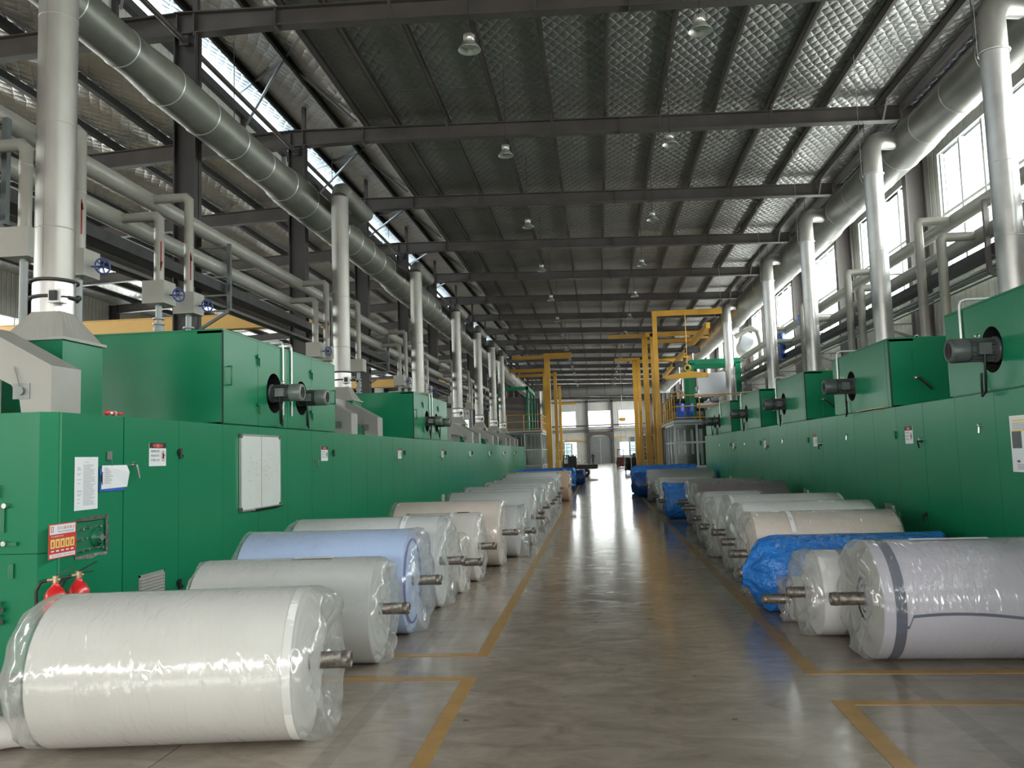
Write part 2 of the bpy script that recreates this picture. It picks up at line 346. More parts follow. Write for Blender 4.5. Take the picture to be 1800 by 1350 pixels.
def obj(name, mb, mats, parent=None, loc=None, rot=None):
    me = bpy.data.meshes.new(name); me.from_pydata([tuple(v) for v in mb.v], [], mb.f)
    for m in (mats if isinstance(mats, (list, tuple)) else [mats]): me.materials.append(M[m] if isinstance(m, str) else m)
    me.polygons.foreach_set('material_index', mb.m); me.polygons.foreach_set('use_smooth', mb.s)
    me.validate(); me.update()
    import bmesh
    bm = bmesh.new(); bm.from_mesh(me)
    if name == 'plastic_wrap': bmesh.ops.remove_doubles(bm, verts=bm.verts, dist=1e-5)
    bmesh.ops.recalc_face_normals(bm, faces=bm.faces); bm.to_mesh(me); bm.free()
    o = bpy.data.objects.new(name, me); COL.objects.link(o)
    if parent is not None: o.parent = parent
    if loc: o.location = loc
    if rot: o.rotation_euler = rot
    return o

def tag(o, label, cat, group=None, kind=None):
    if label: o['label'] = label
    if cat: o['category'] = cat
    if group: o['group'] = group
    if kind: o['kind'] = kind
    return o
def thing(name, label, cat, loc=(0, 0, 0), rz=0.0, group=None):
    o = bpy.data.objects.new(name, None); COL.objects.link(o); o.empty_display_size = 0.2
    o.location = loc; o.rotation_euler = (0, 0, rz); return tag(o, label, cat, group)
def struct(name, mb, mats): return tag(obj(name, mb, mats), None, None, None, 'structure')
def dup(root, loc, label, rz=None):
    kids = {}
    for o in bpy.data.objects:
        if o.parent: kids.setdefault(o.parent, []).append(o)
    def cp(o, par):
        c = o.copy(); COL.objects.link(c)
        if par is not None: c.parent = par
        for k in kids.get(o, []): cp(k, c)
        return c
    r = cp(root, None); r.location = loc; r['label'] = label
    if rz is not None: r.rotation_euler = (0, 0, rz)
    return r

_tc = {}
def text_mesh(s):
    if s in _tc: return _tc[s]
    c = bpy.data.curves.new('lettering', 'FONT'); c.body = s; c.align_x = 'CENTER'; c.align_y = 'CENTER'; c.resolution_u = 2
    o = bpy.data.objects.new('lettering', c); COL.objects.link(o); bpy.context.view_layer.update()
    me = o.to_mesh(); r = ([v.co.copy() for v in me.vertices], [tuple(p.vertices) for p in me.polygons])
    o.to_mesh_clear(); bpy.data.objects.remove(o); bpy.data.curves.remove(c); _tc[s] = r; return r
def put_text(mb, s, origin, right, upv, h, m=0, width=None):
    vs, fs = text_mesh(s)
    x0 = min(v.x for v in vs); x1 = max(v.x for v in vs); y0 = min(v.y for v in vs); y1 = max(v.y for v in vs)
    k = h / (y1 - y0); kx = k if width is None else width / (x1 - x0); cx, cy = (x0 + x1) / 2, (y0 + y1) / 2
    o, r, u = V(origin), V(right), V(upv)
    mb.add([o + r * ((v.x - cx) * kx) + u * ((v.y - cy) * k) for v in vs], fs, m)
ORD = ['nearest', 'second', 'third', 'fourth', 'fifth', 'sixth', 'seventh', 'eighth', 'ninth', 'tenth', 'eleventh', 'twelfth', 'thirteenth', 'fourteenth', 'fifteenth', 'sixteenth', 'seventeenth', 'eighteenth']

# ================================================================== SETTING
FR = [14.9 + 6.0 * k for k in range(-4, 20)]
Y0, Y1 = -12.0, 130.4
struct('floor', MB().box(-25.2, 9.2, Y0 - 1, Y1 + 2, -0.2, 0.0), 'floor')

def zr(x): return 10.52 - 0.0312 * (x + 5.9)          # top of the main rafters
def zc(x): return 10.75 + 0.29 * (-5.9 - x)           # underside of the raised canopy
def zs(x): return 10.57 - 0.046 * (-7.95 - x) if x < -7.95 else 10.57   # top of side bay rafters
YR = Y1 + 0.2
mb = MB().prism([(-5.9, Y0, zr(-5.9) + .22), (8.7, Y0, zr(8.7) + .22), (8.7, Y0, zr(8.7) + .32), (-5.9, Y0, zr(-5.9) + .32)], (0, YR - Y0, 0))
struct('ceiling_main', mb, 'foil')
mb = MB().prism([(-5.9, Y0, zc(-5.9)), (-5.9, Y0, zc(-5.9) + .12), (-9.62, Y0, zc(-9.62) + .12), (-9.62, Y0, zc(-9.62))], (0, YR - Y0, 0))
struct('ceiling_canopy', mb, 'foil_lit')
mb = MB().prism([(-9.32, Y0, zs(-9.3) + .2), (-9.32, Y0, zs(-9.3) + .3), (-24.6, Y0, zs(-24.6) + .3), (-24.6, Y0, zs(-24.6) + .2)], (0, YR - Y0, 0))
struct('ceiling_side_bay', mb, 'foil_lit')

def grid_wall(name, plane, const, a0, a1, z0, ztop, holes, m, th=0.12):
    """wall in the plane x=const or y=const; holes = [(a0,a1,z0,z1)] sorted by a"""
    mb = MB()
    def bx(p, q, zz0, zz1a, zz1b=None):
        zz1b = zz1a if zz1b is None else zz1b
        if plane == 'x': mb.add([(const, p, zz0), (const, q, zz0), (const, q, zz1b), (const, p, zz1a), (const + th, p, zz0), (const + th, q, zz0), (const + th, q, zz1b), (const + th, p, zz1a)],
            [(0, 1, 2, 3), (7, 6, 5, 4), (0, 4, 5, 1), (1, 5, 6, 2), (2, 6, 7, 3), (3, 7, 4, 0)])
        else: mb.add([(p, const, zz0), (q, const, zz0), (q, const, zz1b), (p, const, zz1a), (p, const + th, zz0), (q, const + th, zz0), (q, const + th, zz1b), (p, const + th, zz1a)],
            [(0, 1, 2, 3), (7, 6, 5, 4), (0, 4, 5, 1), (1, 5, 6, 2), (2, 6, 7, 3), (3, 7, 4, 0)])
    zt = ztop if callable(ztop) else (lambda a: ztop)
    cur = a0
    for h in holes:
        if h[0] > cur: bx(cur, h[0], z0, zt(cur), zt(h[0]))
        zz = z0
        for (q0, q1) in h[2]:
            if q0 > zz: bx(h[0], h[1], zz, q0)
            zz = q1
        bx(h[0], h[1], zz, zt(h[0]), zt(h[1])); cur = h[1]
    if cur < a1: bx(cur, a1, z0, zt(cur), zt(a1))
    return struct(name, mb, m)

WZ0, WZ1 = 5.56, 8.52
grid_wall('wall_right', 'x', 8.35, Y0, Y1, 0, zr(8.35) + .2, [(y, y + 4.4, [(WZ0, WZ1)]) for y in WIN_Y], 'wall')
SW = [-9.0 + 12.0 * k for k in range(11)]
grid_wall('wall_left', 'x', -24.4, Y0, Y1, 0, zs(-24.4) + .2, [(y, y + 10.6, [(6.2, 8.1)]) for y in SW], 'wall')
EW = [(-6.0, -3.4), (-1.35, 2.05), (3.6, 6.8)]
def ztop_end(x):
    if x <= -9.3: return zs(x) + .2
    if x <= -5.9: return zc(x)
    return zr(x) + .22
grid_wall('wall_end_side_bay', 'y', Y1, -24.4, -9.35, 0, ztop_end, [(-22, -12, [(5.0, 7.5)])], 'wall_end')
grid_wall('wall_end', 'y', Y1, -9.35, 8.4, 0, ztop_end, [(-5.95, -5.9, []), (-5.85, -3.35, [(1.0, 3.4), (5.75, 8.2)]), (-1.35, 2.1, [(5.75, 8.2)]), (3.4, 5.9, [(1.2, 3.2), (5.75, 8.2)])], 'wall_end')
grid_wall('wall_back', 'y', Y0 - .12, -24.4, 8.4, 0, ztop_end, [(a, a + 2.6, [(2.5, 4.1)]) for a in (-23.4, -20.4, -17.4, -14.4, -11.95)] + [(-9.3, -9.25, [])] + [(a, a + 2.6, [(2.5, 4.1)]) for a in (-9.1, -6.2, -3.3, -.4, 2.5, 5.4)], 'wall_end')
struct('wall_clerestory', MB().box(-9.42, -9.32, Y0, Y1, 10.2, 11.06), 'wall')
mb = MB().box(-9.38, -9.18, Y0, Y1, 11.07, 11.26).box(-9.45, -9.2, Y0, Y1, 11.26, 11.30)
struct('trim_1', mb, 'steel')
# translucent clerestory band
wd = obj('window_30', MB().box(-9.40, -9.385, Y0, Y1, 11.30, 11.72), 'glass'); wd['kind'] = 'structure'
mbf = MB()
for y in FR: mbf.box(-9.42, -9.33, y + 3 - .04, y + 3 + .04, 11.28, 11.72)
obj('window_frame', mbf, 'wframe', wd)

# side windows
for i, y in enumerate(WIN_Y):
    fr = MB()
    fr.box(8.30, 8.47, y - .09, y, WZ0 - .09, WZ1 + .09).box(8.30, 8.47, y + 4.4, y + 4.49, WZ0 - .09, WZ1 + .09)
    fr.box(8.30, 8.47, y, y + 4.4, WZ1, WZ1 + .09).box(8.26, 8.47, y, y + 4.4, WZ0 - .09, WZ0)
    for k in (1, 2, 3): fr.box(8.33, 8.44, y + 1.1 * k - .045, y + 1.1 * k + .045, WZ0, WZ1)
    fr.box(8.34, 8.44, y, y + 4.4, 7.0, 7.07); fr.box(8.36, 8.43, y, y + .05, WZ0, WZ1).box(8.36, 8.43, y + 4.35, y + 4.4, WZ0, WZ1)
    p = obj('window_%d' % (i + 1), fr, 'wframe'); p['kind'] = 'structure'
    obj('pane', MB().box(8.385, 8.395, y, y + 4.4, WZ0, WZ1), 'glass', p)
for i, y in enumerate(SW):
    fr = MB()
    for k in range(7): fr.box(-24.38, -24.3, y + 1.7 * k, y + 1.7 * k + .08, 6.2, 8.1)
    fr.box(-24.4, -24.26, y, y + 10.6, 6.12, 6.2).box(-24.4, -24.26, y, y + 10.6, 8.1, 8.18)
    p = obj('window_%d' % (31 + i), fr, 'wframe'); p['kind'] = 'structure'
    obj('pane', MB().box(-24.36, -24.35, y, y + 10.6, 6.2, 8.1), 'glass', p)
for i, (a, b, z0, z1) in enumerate([(-5.85, -3.35, 5.75, 8.2), (-1.35, 2.1, 5.75, 8.2), (3.4, 5.9, 5.75, 8.2), (-5.85, -3.35, 1.0, 3.4), (3.4, 5.9, 1.2, 3.2), (-22, -12, 5.0, 7.5)]):
    fr = MB().box(a - .1, a, Y1 - .05, Y1 + .12, z0 - .1, z1 + .1).box(b, b + .1, Y1 - .05, Y1 + .12, z0 - .1, z1 + .1)
    fr.box(a, b, Y1 - .05, Y1 + .12, z1, z1 + .1).box(a, b, Y1 - .05, Y1 + .12, z0 - .1, z0).box((a + b) / 2 - .03, (a + b) / 2 + .03, Y1, Y1 + .08, z0, z1)
    if z0 < 2:
        for k in (1, 2): fr.box(a, b, Y1, Y1 + .08, z0 + (z1 - z0) * k / 3 - .04, z0 + (z1 - z0) * k / 3 + .04)
    p = obj('window_%d' % (50 + i), fr, 'wframe'); p['kind'] = 'structure'
    obj('pane', MB().box(a, b, Y1 + .05, Y1 + .06, z0, z1), 'glass', p)
# end gate
dr = obj('door_1', MB().box(-1.30, 0.36, Y1 - .20, Y1 - .10, 0, 4.05).box(0.40, 2.02, Y1 - .20, Y1 - .10, 0, 4.05).box(-1.30, 2.02, Y1 - .25, Y1 - .08, 4.05, 4.2), 'door'); dr['kind'] = 'structure'
obj('leaf_gap_light', MB().box(0.36, 0.40, Y1 - .21, Y1 - .2, 0, 4.05), 'white', dr)  # white strip painted in for daylight between the leaves
obj('wicket_pane', MB().box(-0.35, 0.33, Y1 - .23, Y1 - .21, 1.1, 1.95), 'glass', dr)
mb = MB().box(-1.75, -1.35, Y1 - .5, Y1 - .1, 0, 10.0).box(2.1, 2.5, Y1 - .5, Y1 - .1, 0, 10.0).box(-1.75, 2.5, Y1 - .45, Y1 - .1, 4.5, 4.9)
mb.prism([(-1.35, Y1 - .4, 4.5), (-.7, Y1 - .4, 4.5), (-1.35, Y1 - .4, 3.8)], (0, .2, 0)).prism([(2.1, Y1 - .4, 4.5), (2.1, Y1 - .4, 3.8), (1.45, Y1 - .4, 4.5)], (0, .2, 0))
struct('trim_2', mb, 'steel_grey')
mb = MB()
for z, dx in ((5.9, .1), (5.2, .07), (4.95, .05)): mb.cyl((-9, Y1 - .7, z), (8.2, Y1 - .7, z + .1), dx, 8)
mb.box(-9, 8.2, Y1 - .5, Y1 - .2, 9.55, 9.75)
struct('trim_3', mb, 'steel_grey')
struct('trim_4', MB().box(-5.9, -2.0, Y1 - .9, Y1 - .7, 3.55, 3.75).box(2.6, 4.4, Y1 - .9, Y1 - .7, 3.9, 4.1), 'ochre')

# floor tape
def tape(segs):
    mb = MB()
    for (x0, x1, y0, y1) in segs: mb.box(x0, x1, y0, y1, 0.0005, 0.003)
    return struct('floor_marking', mb, 'tape')
tape([(-1.105, -1.0, 2.2, 6.47), (-4.4, -1.105, 6.37, 6.47)])
tape([(-1.105, -1.0, 7.12, 62), (-4.4, -1.105, 7.12, 7.22)])
tape([(1.48, 1.60, 2.2, 5.86), (1.60, 3.9, 5.76, 5.86)])
tape([(1.48, 1.60, 6.52, 38), (1.60, 3.9, 6.52, 6.62)])

# frames: columns, roof beams
def ibeam(mb, p0, p1, d0, d1, wy, tf=.025, tw=.02):
    """I section in an xz frame plane: p = (x, y, ztop), depth d"""
    (x0, y, a0), (x1, _, a1) = p0, p1
    mb.prism([(x0, y - wy / 2, a0), (x1, y - wy / 2, a1), (x1, y - wy / 2, a1 - tf), (x0, y - wy / 2, a0 - tf)], (0, wy, 0))
    mb.prism([(x0, y - wy / 2, a0 - d0 + tf), (x1, y - wy / 2, a1 - d1 + tf), (x1, y - wy / 2, a1 - d1), (x0, y - wy / 2, a0 - d0)], (0, wy, 0))
    mb.prism([(x0, y - tw / 2, a0 - tf), (x1, y - tw / 2, a1 - tf), (x1, y - tw / 2, a1 - d1 + tf), (x0, y - tw / 2, a0 - d0 + tf)], (0, tw, 0))
PX = [-4.96 + 1.37 * k for k in range(10)]
SPX = [-9.9 - 1.45 * k for k in range(10)]
def hcol(mb, x0, x1, y, z0, z1, wy=.26):
    mb.box(x0, x0 + .025, y - wy / 2, y + wy / 2, z0, z1).box(x1 - .025, x1, y - wy / 2, y + wy / 2, z0, z1).box(x0, x1, y - .012, y + .012, z0, z1)
    mb.box(x0 - .06, x1 + .06, y - wy / 2 - .05, y + wy / 2 + .05, 0, .03)
for y in FR:
    mb = MB()
    ibeam(mb, (-7.95, y, 10.58), (-5.9, y, 10.52), .46, .38, .24)
    ibeam(mb, (-5.9, y, 10.52), (7.8, y, zr(7.8)), .38, .38, .24)
    for x in (-7.9, -7.55, -5.9, 0.9):
        mb.box(x - .012, x + .012, y - .12, y + .12, zr(max(x, -5.9)) - .46, zr(max(x, -5.9)) + .0)
    for k, x in enumerate(PX):
        if k % 2 == 1: mb.beam((x, y - .12, zr(x) - .37), (x + .0, y - .55, zr(x) + .06), .05, .05)
    struct('roof_beam', mb, 'steel')
    mb = MB()
    ibeam(mb, (-24.3, y, zs(-24.3)), (-7.95, y, zs(-7.95)), .42, .46, .22)
    struct('roof_beam_side_bay', mb, 'steel')
    mb = MB(); hcol(mb, -7.95, -7.5, y, 0, 10.12)
    mb.box(-7.82, -7.64, y - .16, y - .13, 9.86, 10.06)
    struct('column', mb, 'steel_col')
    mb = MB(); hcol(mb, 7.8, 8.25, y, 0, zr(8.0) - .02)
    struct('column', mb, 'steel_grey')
    mb = MB(); hcol(mb, -24.2, -23.8, y, 0, zs(-24))
    struct('column', mb, 'steel_col')
    mb = MB().box(-9.3, -9.2, y - .05, y + .05, 10.6, 11.07).box(-7.6, -7.5, y - .05, y + .05, 10.55, zc(-7.55)).box(-9.3, -7.9, y - .04, y + .04, 10.53, 10.6)
    struct('canopy_post', mb, 'steel')
for y in FR[:-1]:
    N = (-6.95, y + 3.0, 11.05); mb = MB()
    for q in ((-9.25, y + 5.7, 11.62), (-9.25, y + 6.2, 10.95), (-6.1, y + 6.0, 10.72), (-5.95, y + 1.4, 10.72)):
        mb.beam(N, q, .055, .055)
    mb.box(-9.27, -9.2, y + 2.95, y + 3.05, 10.7, 11.65)
    struct('canopy_brace', mb, 'brace')
# purlins (one continuous line each)
def purlin(x, z, h=.2, m='steel'):
    mb = MB().box(x - .035, x - .028, Y0, Y1, z, z + h).box(x - .035, x + .035, Y0, Y1, z, z + .008).box(x - .035, x + .035, Y0, Y1, z + h - .008, z + h)
    struct('purlin', mb, m)
for x in PX: purlin(x, zr(x) + .0)
purlin(-5.82, zr(-5.9) + .0)
for x in SPX: struct('purlin', MB().box(x - .07, x + .07, Y0, Y1, zs(x), zs(x) + .17), 'tray')
for x in (-8.33, -6.73): purlin(x, zc(x) - .19, .18)
mb = MB()
for y in FR:                                             # sag rods and cross bracing wires
    for q in (2.0, 4.0):
        for a, b in zip(PX[:-1], PX[1:]): mb.cyl((a, y + q, zr(a) + .1), (b, y + q, zr(b) + .1), .004, 4)
struct('sag_rods', mb, 'steel_grey')
mb = MB().cyl((-7.73, Y0, 9.96), (-7.73, Y1, 9.96), .055, 12)
struct('tie_tube', mb, 'steel')
struct('eave_beam', MB().box(7.85, 7.95, Y0, Y1, 9.98, 10.18), 'steel_grey')
struct('eave_beam', MB().box(8.12, 8.24, Y0, Y1, 9.55, 9.8).box(8.0, 8.3, Y0, Y1, 9.8, 9.83), 'steel_grey')

# ================================================================== LAMPS
def make_lamp():
    t = thing('high_bay_lamp', 'x', 'lamp', (0, 0, 0), 0, 'high-bay lamps hanging from the main roof')
    obj('cord', MB().cyl((0, 0, .28), (0, 0, 3.1), .012, 6), 'black', t)
    mb = MB().lathe([(.02, .28), (.05, .27), (.095, .24), (.10, .12), (.07, .105)], (0, 0, 0), (0, 0, 1), 20)
    for k in range(12): mb.box(.088, .125, -.006, .006, .12, .24); 
    fins = MB()
    for k in range(14):
        a = 2 * PI * k / 14; c, s_ = math.cos(a), math.sin(a)
        fins.add([(.09 * c - .004 * s_, .09 * s_ + .004 * c, .12), (.125 * c - .004 * s_, .125 * s_ + .004 * c, .12), (.125 * c - .004 * s_, .125 * s_ + .004 * c, .24), (.09 * c - .004 * s_, .09 * s_ + .004 * c, .24)], [(0, 1, 2, 3)])
    mb2 = MB().lathe([(.02, .28), (.05, .27), (.095, .24), (.10, .12), (.07, .105)], (0, 0, 0), (0, 0, 1), 20)
    mb2.v += [tuple(p) for p in fins.v] if False else []
    o = len(mb2.v); mb2.add(fins.v, fins.f)
    obj('driver_housing', mb2, 'lampw', t)
    sh = MB().lathe([(.075, .11), (.115, .09), (.20, -.03), (.245, -.09), (.25, -.10), (.240, -.095), (.19, -.03), (.105, .085), (.07, .10)], (0, 0, 0), (0, 0, 1), 32, 0, True, False, False)
    obj('lamp_shade', sh, 'lampw', t)
    obj('lens', MB().lathe([(.16, .012), (.001, .02)], (0, 0, 0), (0, 0, 1), 24, 0, True, True, False), 'white', t)
    return t
lamp0 = make_lamp(); lamp0.scale = (.72, .72, .72); n = 0
for side, x in (('left', -1.82), ('right', 1.86)):
    for k in range(14):
        y = 12.1 + 6.0 * k; loc = (x if k else x * .95, y, 8.53 if k else 8.0)
        lab = 'aluminium bell high-bay lamp on a black cord, %s lamp of the %s-hand roof row' % (ORD[k], side)
        if n == 0: lamp0.location = loc; lamp0['label'] = lab
        else: dup(lamp0, loc, lab)
        n += 1

# ================================================================== SIGNS
def danger_sign(parent, x, s, y, z, w=.33, h=.24):
    """no-entry plate flat on a face at x looking along +-x; s = -1 left machines (text reads towards +x)"""
    n = -s; t = .004
    right = (0, -1 * s, 0) if s > 0 else (0, 1, 0)
    mb = MB().box(min(x, x + n * t), max(x, x + n * t), y - w / 2, y + w / 2, z - h / 2, z + h / 2, 0)
    xf = x + n * (t + .001); R_ = V((0, 1, 0)) if s < 0 else V((0, -1, 0)); U = V((0, 0, 1)); O = V((xf, y, z))
    def quad(a0, a1, b0, b1, m, e=0):
        o = O + V((n * e, 0, 0)); mb.add([o + R_ * a0 + U * b0, o + R_ * a1 + U * b0, o + R_ * a1 + U * b1, o + R_ * a0 + U * b1], [(0, 1, 2, 3)], m)
    quad(-w / 2, w / 2, h * .27, h / 2, 1)
    def ell(c, d, ra, rb, m, e):
        o = O + V((n * e, 0, 0)); mb.add([o + R_ * (c + ra * math.cos(2 * PI * k / 20)) + U * (d + rb * math.sin(2 * PI * k / 20)) for k in range(20)], [tuple(range(20))], m)
    ell(0, h * .385, w * .32, h * .085, 2, .001)
    put_text(mb, '危险', O + U * (h * .40) + V((n * .002, 0, 0)), R_, U, h * .075, 0)
    put_text(mb, 'DANGER', O + U * (h * .335) + V((n * .002, 0, 0)), R_, U, h * .03, 0)
    for k, tx in enumerate(('有限空间', '未经许可', '不得入内')):
        put_text(mb, tx, O + R_ * (-w * .17) + U * (h * (.14 - .19 * k)) + V((n * .001, 0, 0)), R_, U, h * .105, 1, w * .5)
    ell(w * .32, -h * .06, w * .125, h * .24, 2, .001); ell(w * .32, -h * .06, w * .105, h * .20, 0, .0015)
    # black raised hand
    o = O + R_ * (w * .32) + V((n * .002, 0, 0))
    hand = [(-.045, -.14), (.045, -.14), (.055, -.02), (.095, .03), (.07, .06), (.045, .03), (.04, .13), (.015, .15), (-.02, .14), (-.055, .10), (-.06, -.04)]
    mb.add([o + R_ * (a * w) + U * (b * h - h * .06) for a, b in hand], [tuple(range(len(hand)))], 1)
    return obj('warning_sign', mb, ['paper', 'ink', 'redprint'], parent)

# ================================================================== OVEN SECTIONS
XL, XR = 4.58, 4.0
def lever(parent, x, s, y, z, ang=-0.25, m='chrome', L=.13):
    n = -s; mb = MB().cyl((x, y, z), (x + n * .05, y, z), .016, 12).cyl((x, y, z), (x + n * .012, y, z), .03, 14)
    mb.tube([(x + n * .045, y, z), (x + n * .055, y + L * math.sin(-ang) * .4, z - L * .4), (x + n * .06, y + L * math.sin(-ang), z - L)], .011, 8)
    return obj('door_handle', mb, m, parent)
def hinge(parent, x, s, y, z, m='black'):
    n = -s; mb = MB().cyl((x + n * .022, y, z - .055), (x + n * .022, y, z + .055), .014, 10)
    mb.prism([(x, y - .05, z + .03), (x, y - .01, z + .05), (x, y - .01, z - .02), (x, y - .045, z - .01)], (n * .02, 0, 0))
    mb.prism([(x, y + .01, z + .01), (x, y + .055, z - .02), (x, y + .05, z - .055), (x, y + .01, z - .05)], (n * .02, 0, 0))
    mb.cyl((x + n * .02, y - .03, z + .015), (x + n * .032, y - .03, z + .015), .01, 8).cyl((x + n * .02, y + .035, z - .03), (x + n * .032, y + .035, z - .03), .01, 8)
    return obj('hinge', mb, m, parent)
def louvre(parent, x, s, y0, y1, z0, z1, m='alframe'):
    n = -s; xa, xb = sorted((x, x + n * .012)); mb = MB()
    for q in ((y0, y1, z0, z0 + .02), (y0, y1, z1 - .02, z1), (y0, y0 + .02, z0, z1), (y1 - .02, y1, z0, z1)): mb.box(xa, xb, *q)
    k = 6
    for i in range(k):
        z = z0 + .03 + (z1 - z0 - .05) * i / k
        mb.prism([(x + n * .003, y0 + .02, z + .022), (x + n * .02, y0 + .02, z), (x + n * .02, y0 + .02, z + .006), (x + n * .003, y0 + .02, z + .028)], (0, y1 - y0 - .04, 0))
    mb.box(*sorted((x + n * .001, x + n * .002)), y0 + .01, y1 - .01, z0 + .01, z1 - .01, 1)
    return obj('vent_louvre', mb, [m, 'hole'], parent)

def section(s, y0, L, pw, label, zt=2.19, door=True, depth=2.4):
    X = XL if s < 0 else XR; xf = s * X; n = -s
    t = thing('oven_section', label, 'oven section', (xf, y0, 0), 0, 'green oven sections of the %s-hand machine line' % ('left' if s < 0 else 'right'))
    xa, xb = sorted((s * .022, s * depth))
    mb = MB().box(xa, xb, .004, L - .004, .05, zt).box(xa + (0 if s < 0 else .05), xb - (.05 if s < 0 else 0), .02, L - .02, 0, .05, 1)
    obj('body', mb, ['green', 'seam'], t)
    k = max(1, round(L / pw)); pw = L / k
    for i in range(k):
        g = .004 if i else .008
        obj('door_panel', MB().box(*sorted((0, s * .021)), i * pw + g, (i + 1) * pw - .003, .055, zt - .005), 'green', t)
    if door:
        if s < 0:
            lever(t, 0, s, .15, 1.72); lever(t, 0, s, .12, .44, -.3)
            hinge(t, 0, s, 1.07, 1.83); hinge(t, 0, s, 1.07, .42)
            danger_sign(t, 0, s, .62, 1.82)
            louvre(t, 0, s, .28, .76, .38, .62, 'hood')
        else:
            lever(t, 0, s, .10, 1.72, .9, 'black', .08); lever(t, 0, s, .10, .81, 2.4, 'black', .08)
            obj('handle_boss', MB().cyl((0, .06, 1.74), (-.05, .06, 1.74), .022, 12), 'chrome', t)
            hinge(t, 0, s, .98, 1.81, 'green_d'); hinge(t, 0, s, .98, .74, 'green_d')
            danger_sign(t, 0, s, .50, 1.80, .26, .22)
            louvre(t, 0, s, 1.25, 1.57, .65, .87)
            obj('sample_knob', MB().cyl((0, 3.1, 1.86), (-.04, 3.1, 1.86), .018, 10).cyl((-.03, 3.1, 1.85), (-.035, 3.1, 1.78), .010, 8), 'chrome', t)
    return t
secL = [7.6 + 5.3 * k for k in range(9)]
for k, y in enumerate(secL):
    L = 5.3 if k < 8 else 2.2
    section(-1, y, L, 1.06, ['green oven section behind the whiteboard in the left machine line', 'green oven section behind the cream-pink roll, second door with a sign in the left line'][k] if k < 2 else
            'green oven section of the left machine line, %s one from the papered end panel' % ORD[k])
for k, y in enumerate([1.35, 6.0, 10.65, 15.3, 19.95, 24.6]):
    section(1, y, 4.65 if k < 5 else 7.0, .93, ['green oven section nearest the camera in the right machine line', 'green oven section carrying the wall poster in the right machine line',
        'green oven section behind the cream roll in the right machine line'][k] if k < 3 else 'green oven section of the right machine line, %s one from the poster' % ORD[k - 2])

# near end cabinet of the left line
t = thing('end_cabinet', 'green end cabinet with torn gearbox opening at the near end of the left line', 'cabinet', (-4.58, 6.56, 0))
poly = [(-2.4, 0), (-.13, 0), (-.022, .10), (-.022, 1.036), (-2.4, 1.036)]
obj('lower_body', MB().prism([(a, b, .02) for a, b in poly], (0, 0, .975)), 'green', t)
obj('upper_body', MB().prism([(a, b, 1.0) for a, b in poly], (0, 0, 1.19)), 'green', t)
mb = MB()                                                  # aisle panel with the rough rectangular opening
gy0, gy1, gz0, gz1 = .32, .77, .92, 1.24
mb.box(-.021, 0, .105, gy0, .055, 2.185).box(-.021, 0, gy1, 1.03, .055, 2.185).box(-.021, 0, gy0, gy1, .055, gz0).box(-.021, 0, gy0, gy1, gz1, 2.185)
obj('aisle_panel', mb, 'green', t)
mb = MB(); r_ = random.Random(3)
edge = []
for (a0, b0, a1, b1) in ((gy0, gz0, gy1, gz0), (gy1, gz0, gy1, gz1), (gy1, gz1, gy0, gz1), (gy0, gz1, gy0, gz0)):
    for k in range(8):
        f = k / 8; edge.append((a0 + (a1 - a0) * f, b0 + (b1 - b0) * f))
cy, cz = (gy0 + gy1) / 2, (gz0 + gz1) / 2; out = []; inn = []
for (a, b) in edge:
    e = r_.uniform(.012, .04); d = math.hypot(a - cy, b - cz); out.append((.006, a + (a - cy) / d * e, b + (b - cz) / d * e)); inn.append((.001, a - (a - cy) / d * .012, b - (b - cz) / d * .012))
mb.loft([inn, out], 0, False, False, False)
obj('torn_edge', mb, M['rust'], t)
mb = MB().box(-.020, -.012, gy0 + .03, gy1 - .03, gz0 + .035, gz1 - .03)
mb.lathe([(.085, 0), (.085, .02), (.05, .035), (.05, .045)], (-.014, gy1 - .14, 1.07), (1, 0, 0), 24)
obj('gearbox_plate', mb, 'green_d', t)
mb = MB()
for a, b in ((.08, .05), (.17, .06), (.30, .06), (.38, .05), (.07, .15), (.13, .16), (.08, .24), (.18, .25), (.34, .25), (.40, .14)):
    obj('bolt', MB().cyl((-.012, gy0 + a, gz0 + b), (.02, gy0 + a, gz0 + b), .012, 6), 'chrome', t)
obj('gearbox_shaft', MB().cyl((-.01, gy1 - .14, 1.07), (.05, gy1 - .14, 1.07), .032, 18), 'chrome', t)
for q in ((-.50, -.42, -.02, 0, 1.18, 1.42), (-.47, -.30, -.03, 0, 1.07, 1.10), (-.38, -.33, -.02, 0, .80, .92)): obj('latch_bracket', MB().box(*q), 'green_d', t)
for z in (1.405, 1.09): obj('latch_knob', MB().cyl((-.405, -.05, z), (-.405, 0, z), .022, 12), 'chrome', t)
obj('limit_switch', MB().box(-.55, -.47, -.04, 0, 1.47, 1.58), 'chrome', t)
mb = MB()
for k in range(4): mb.cyl((-.47, -.04 - .012 * (k % 2), .44 + .05 * k), (-.40 - .02 * (k % 2), -.06, .45 + .05 * k), .022, 8)
obj('chain_links', mb, 'rust', t)

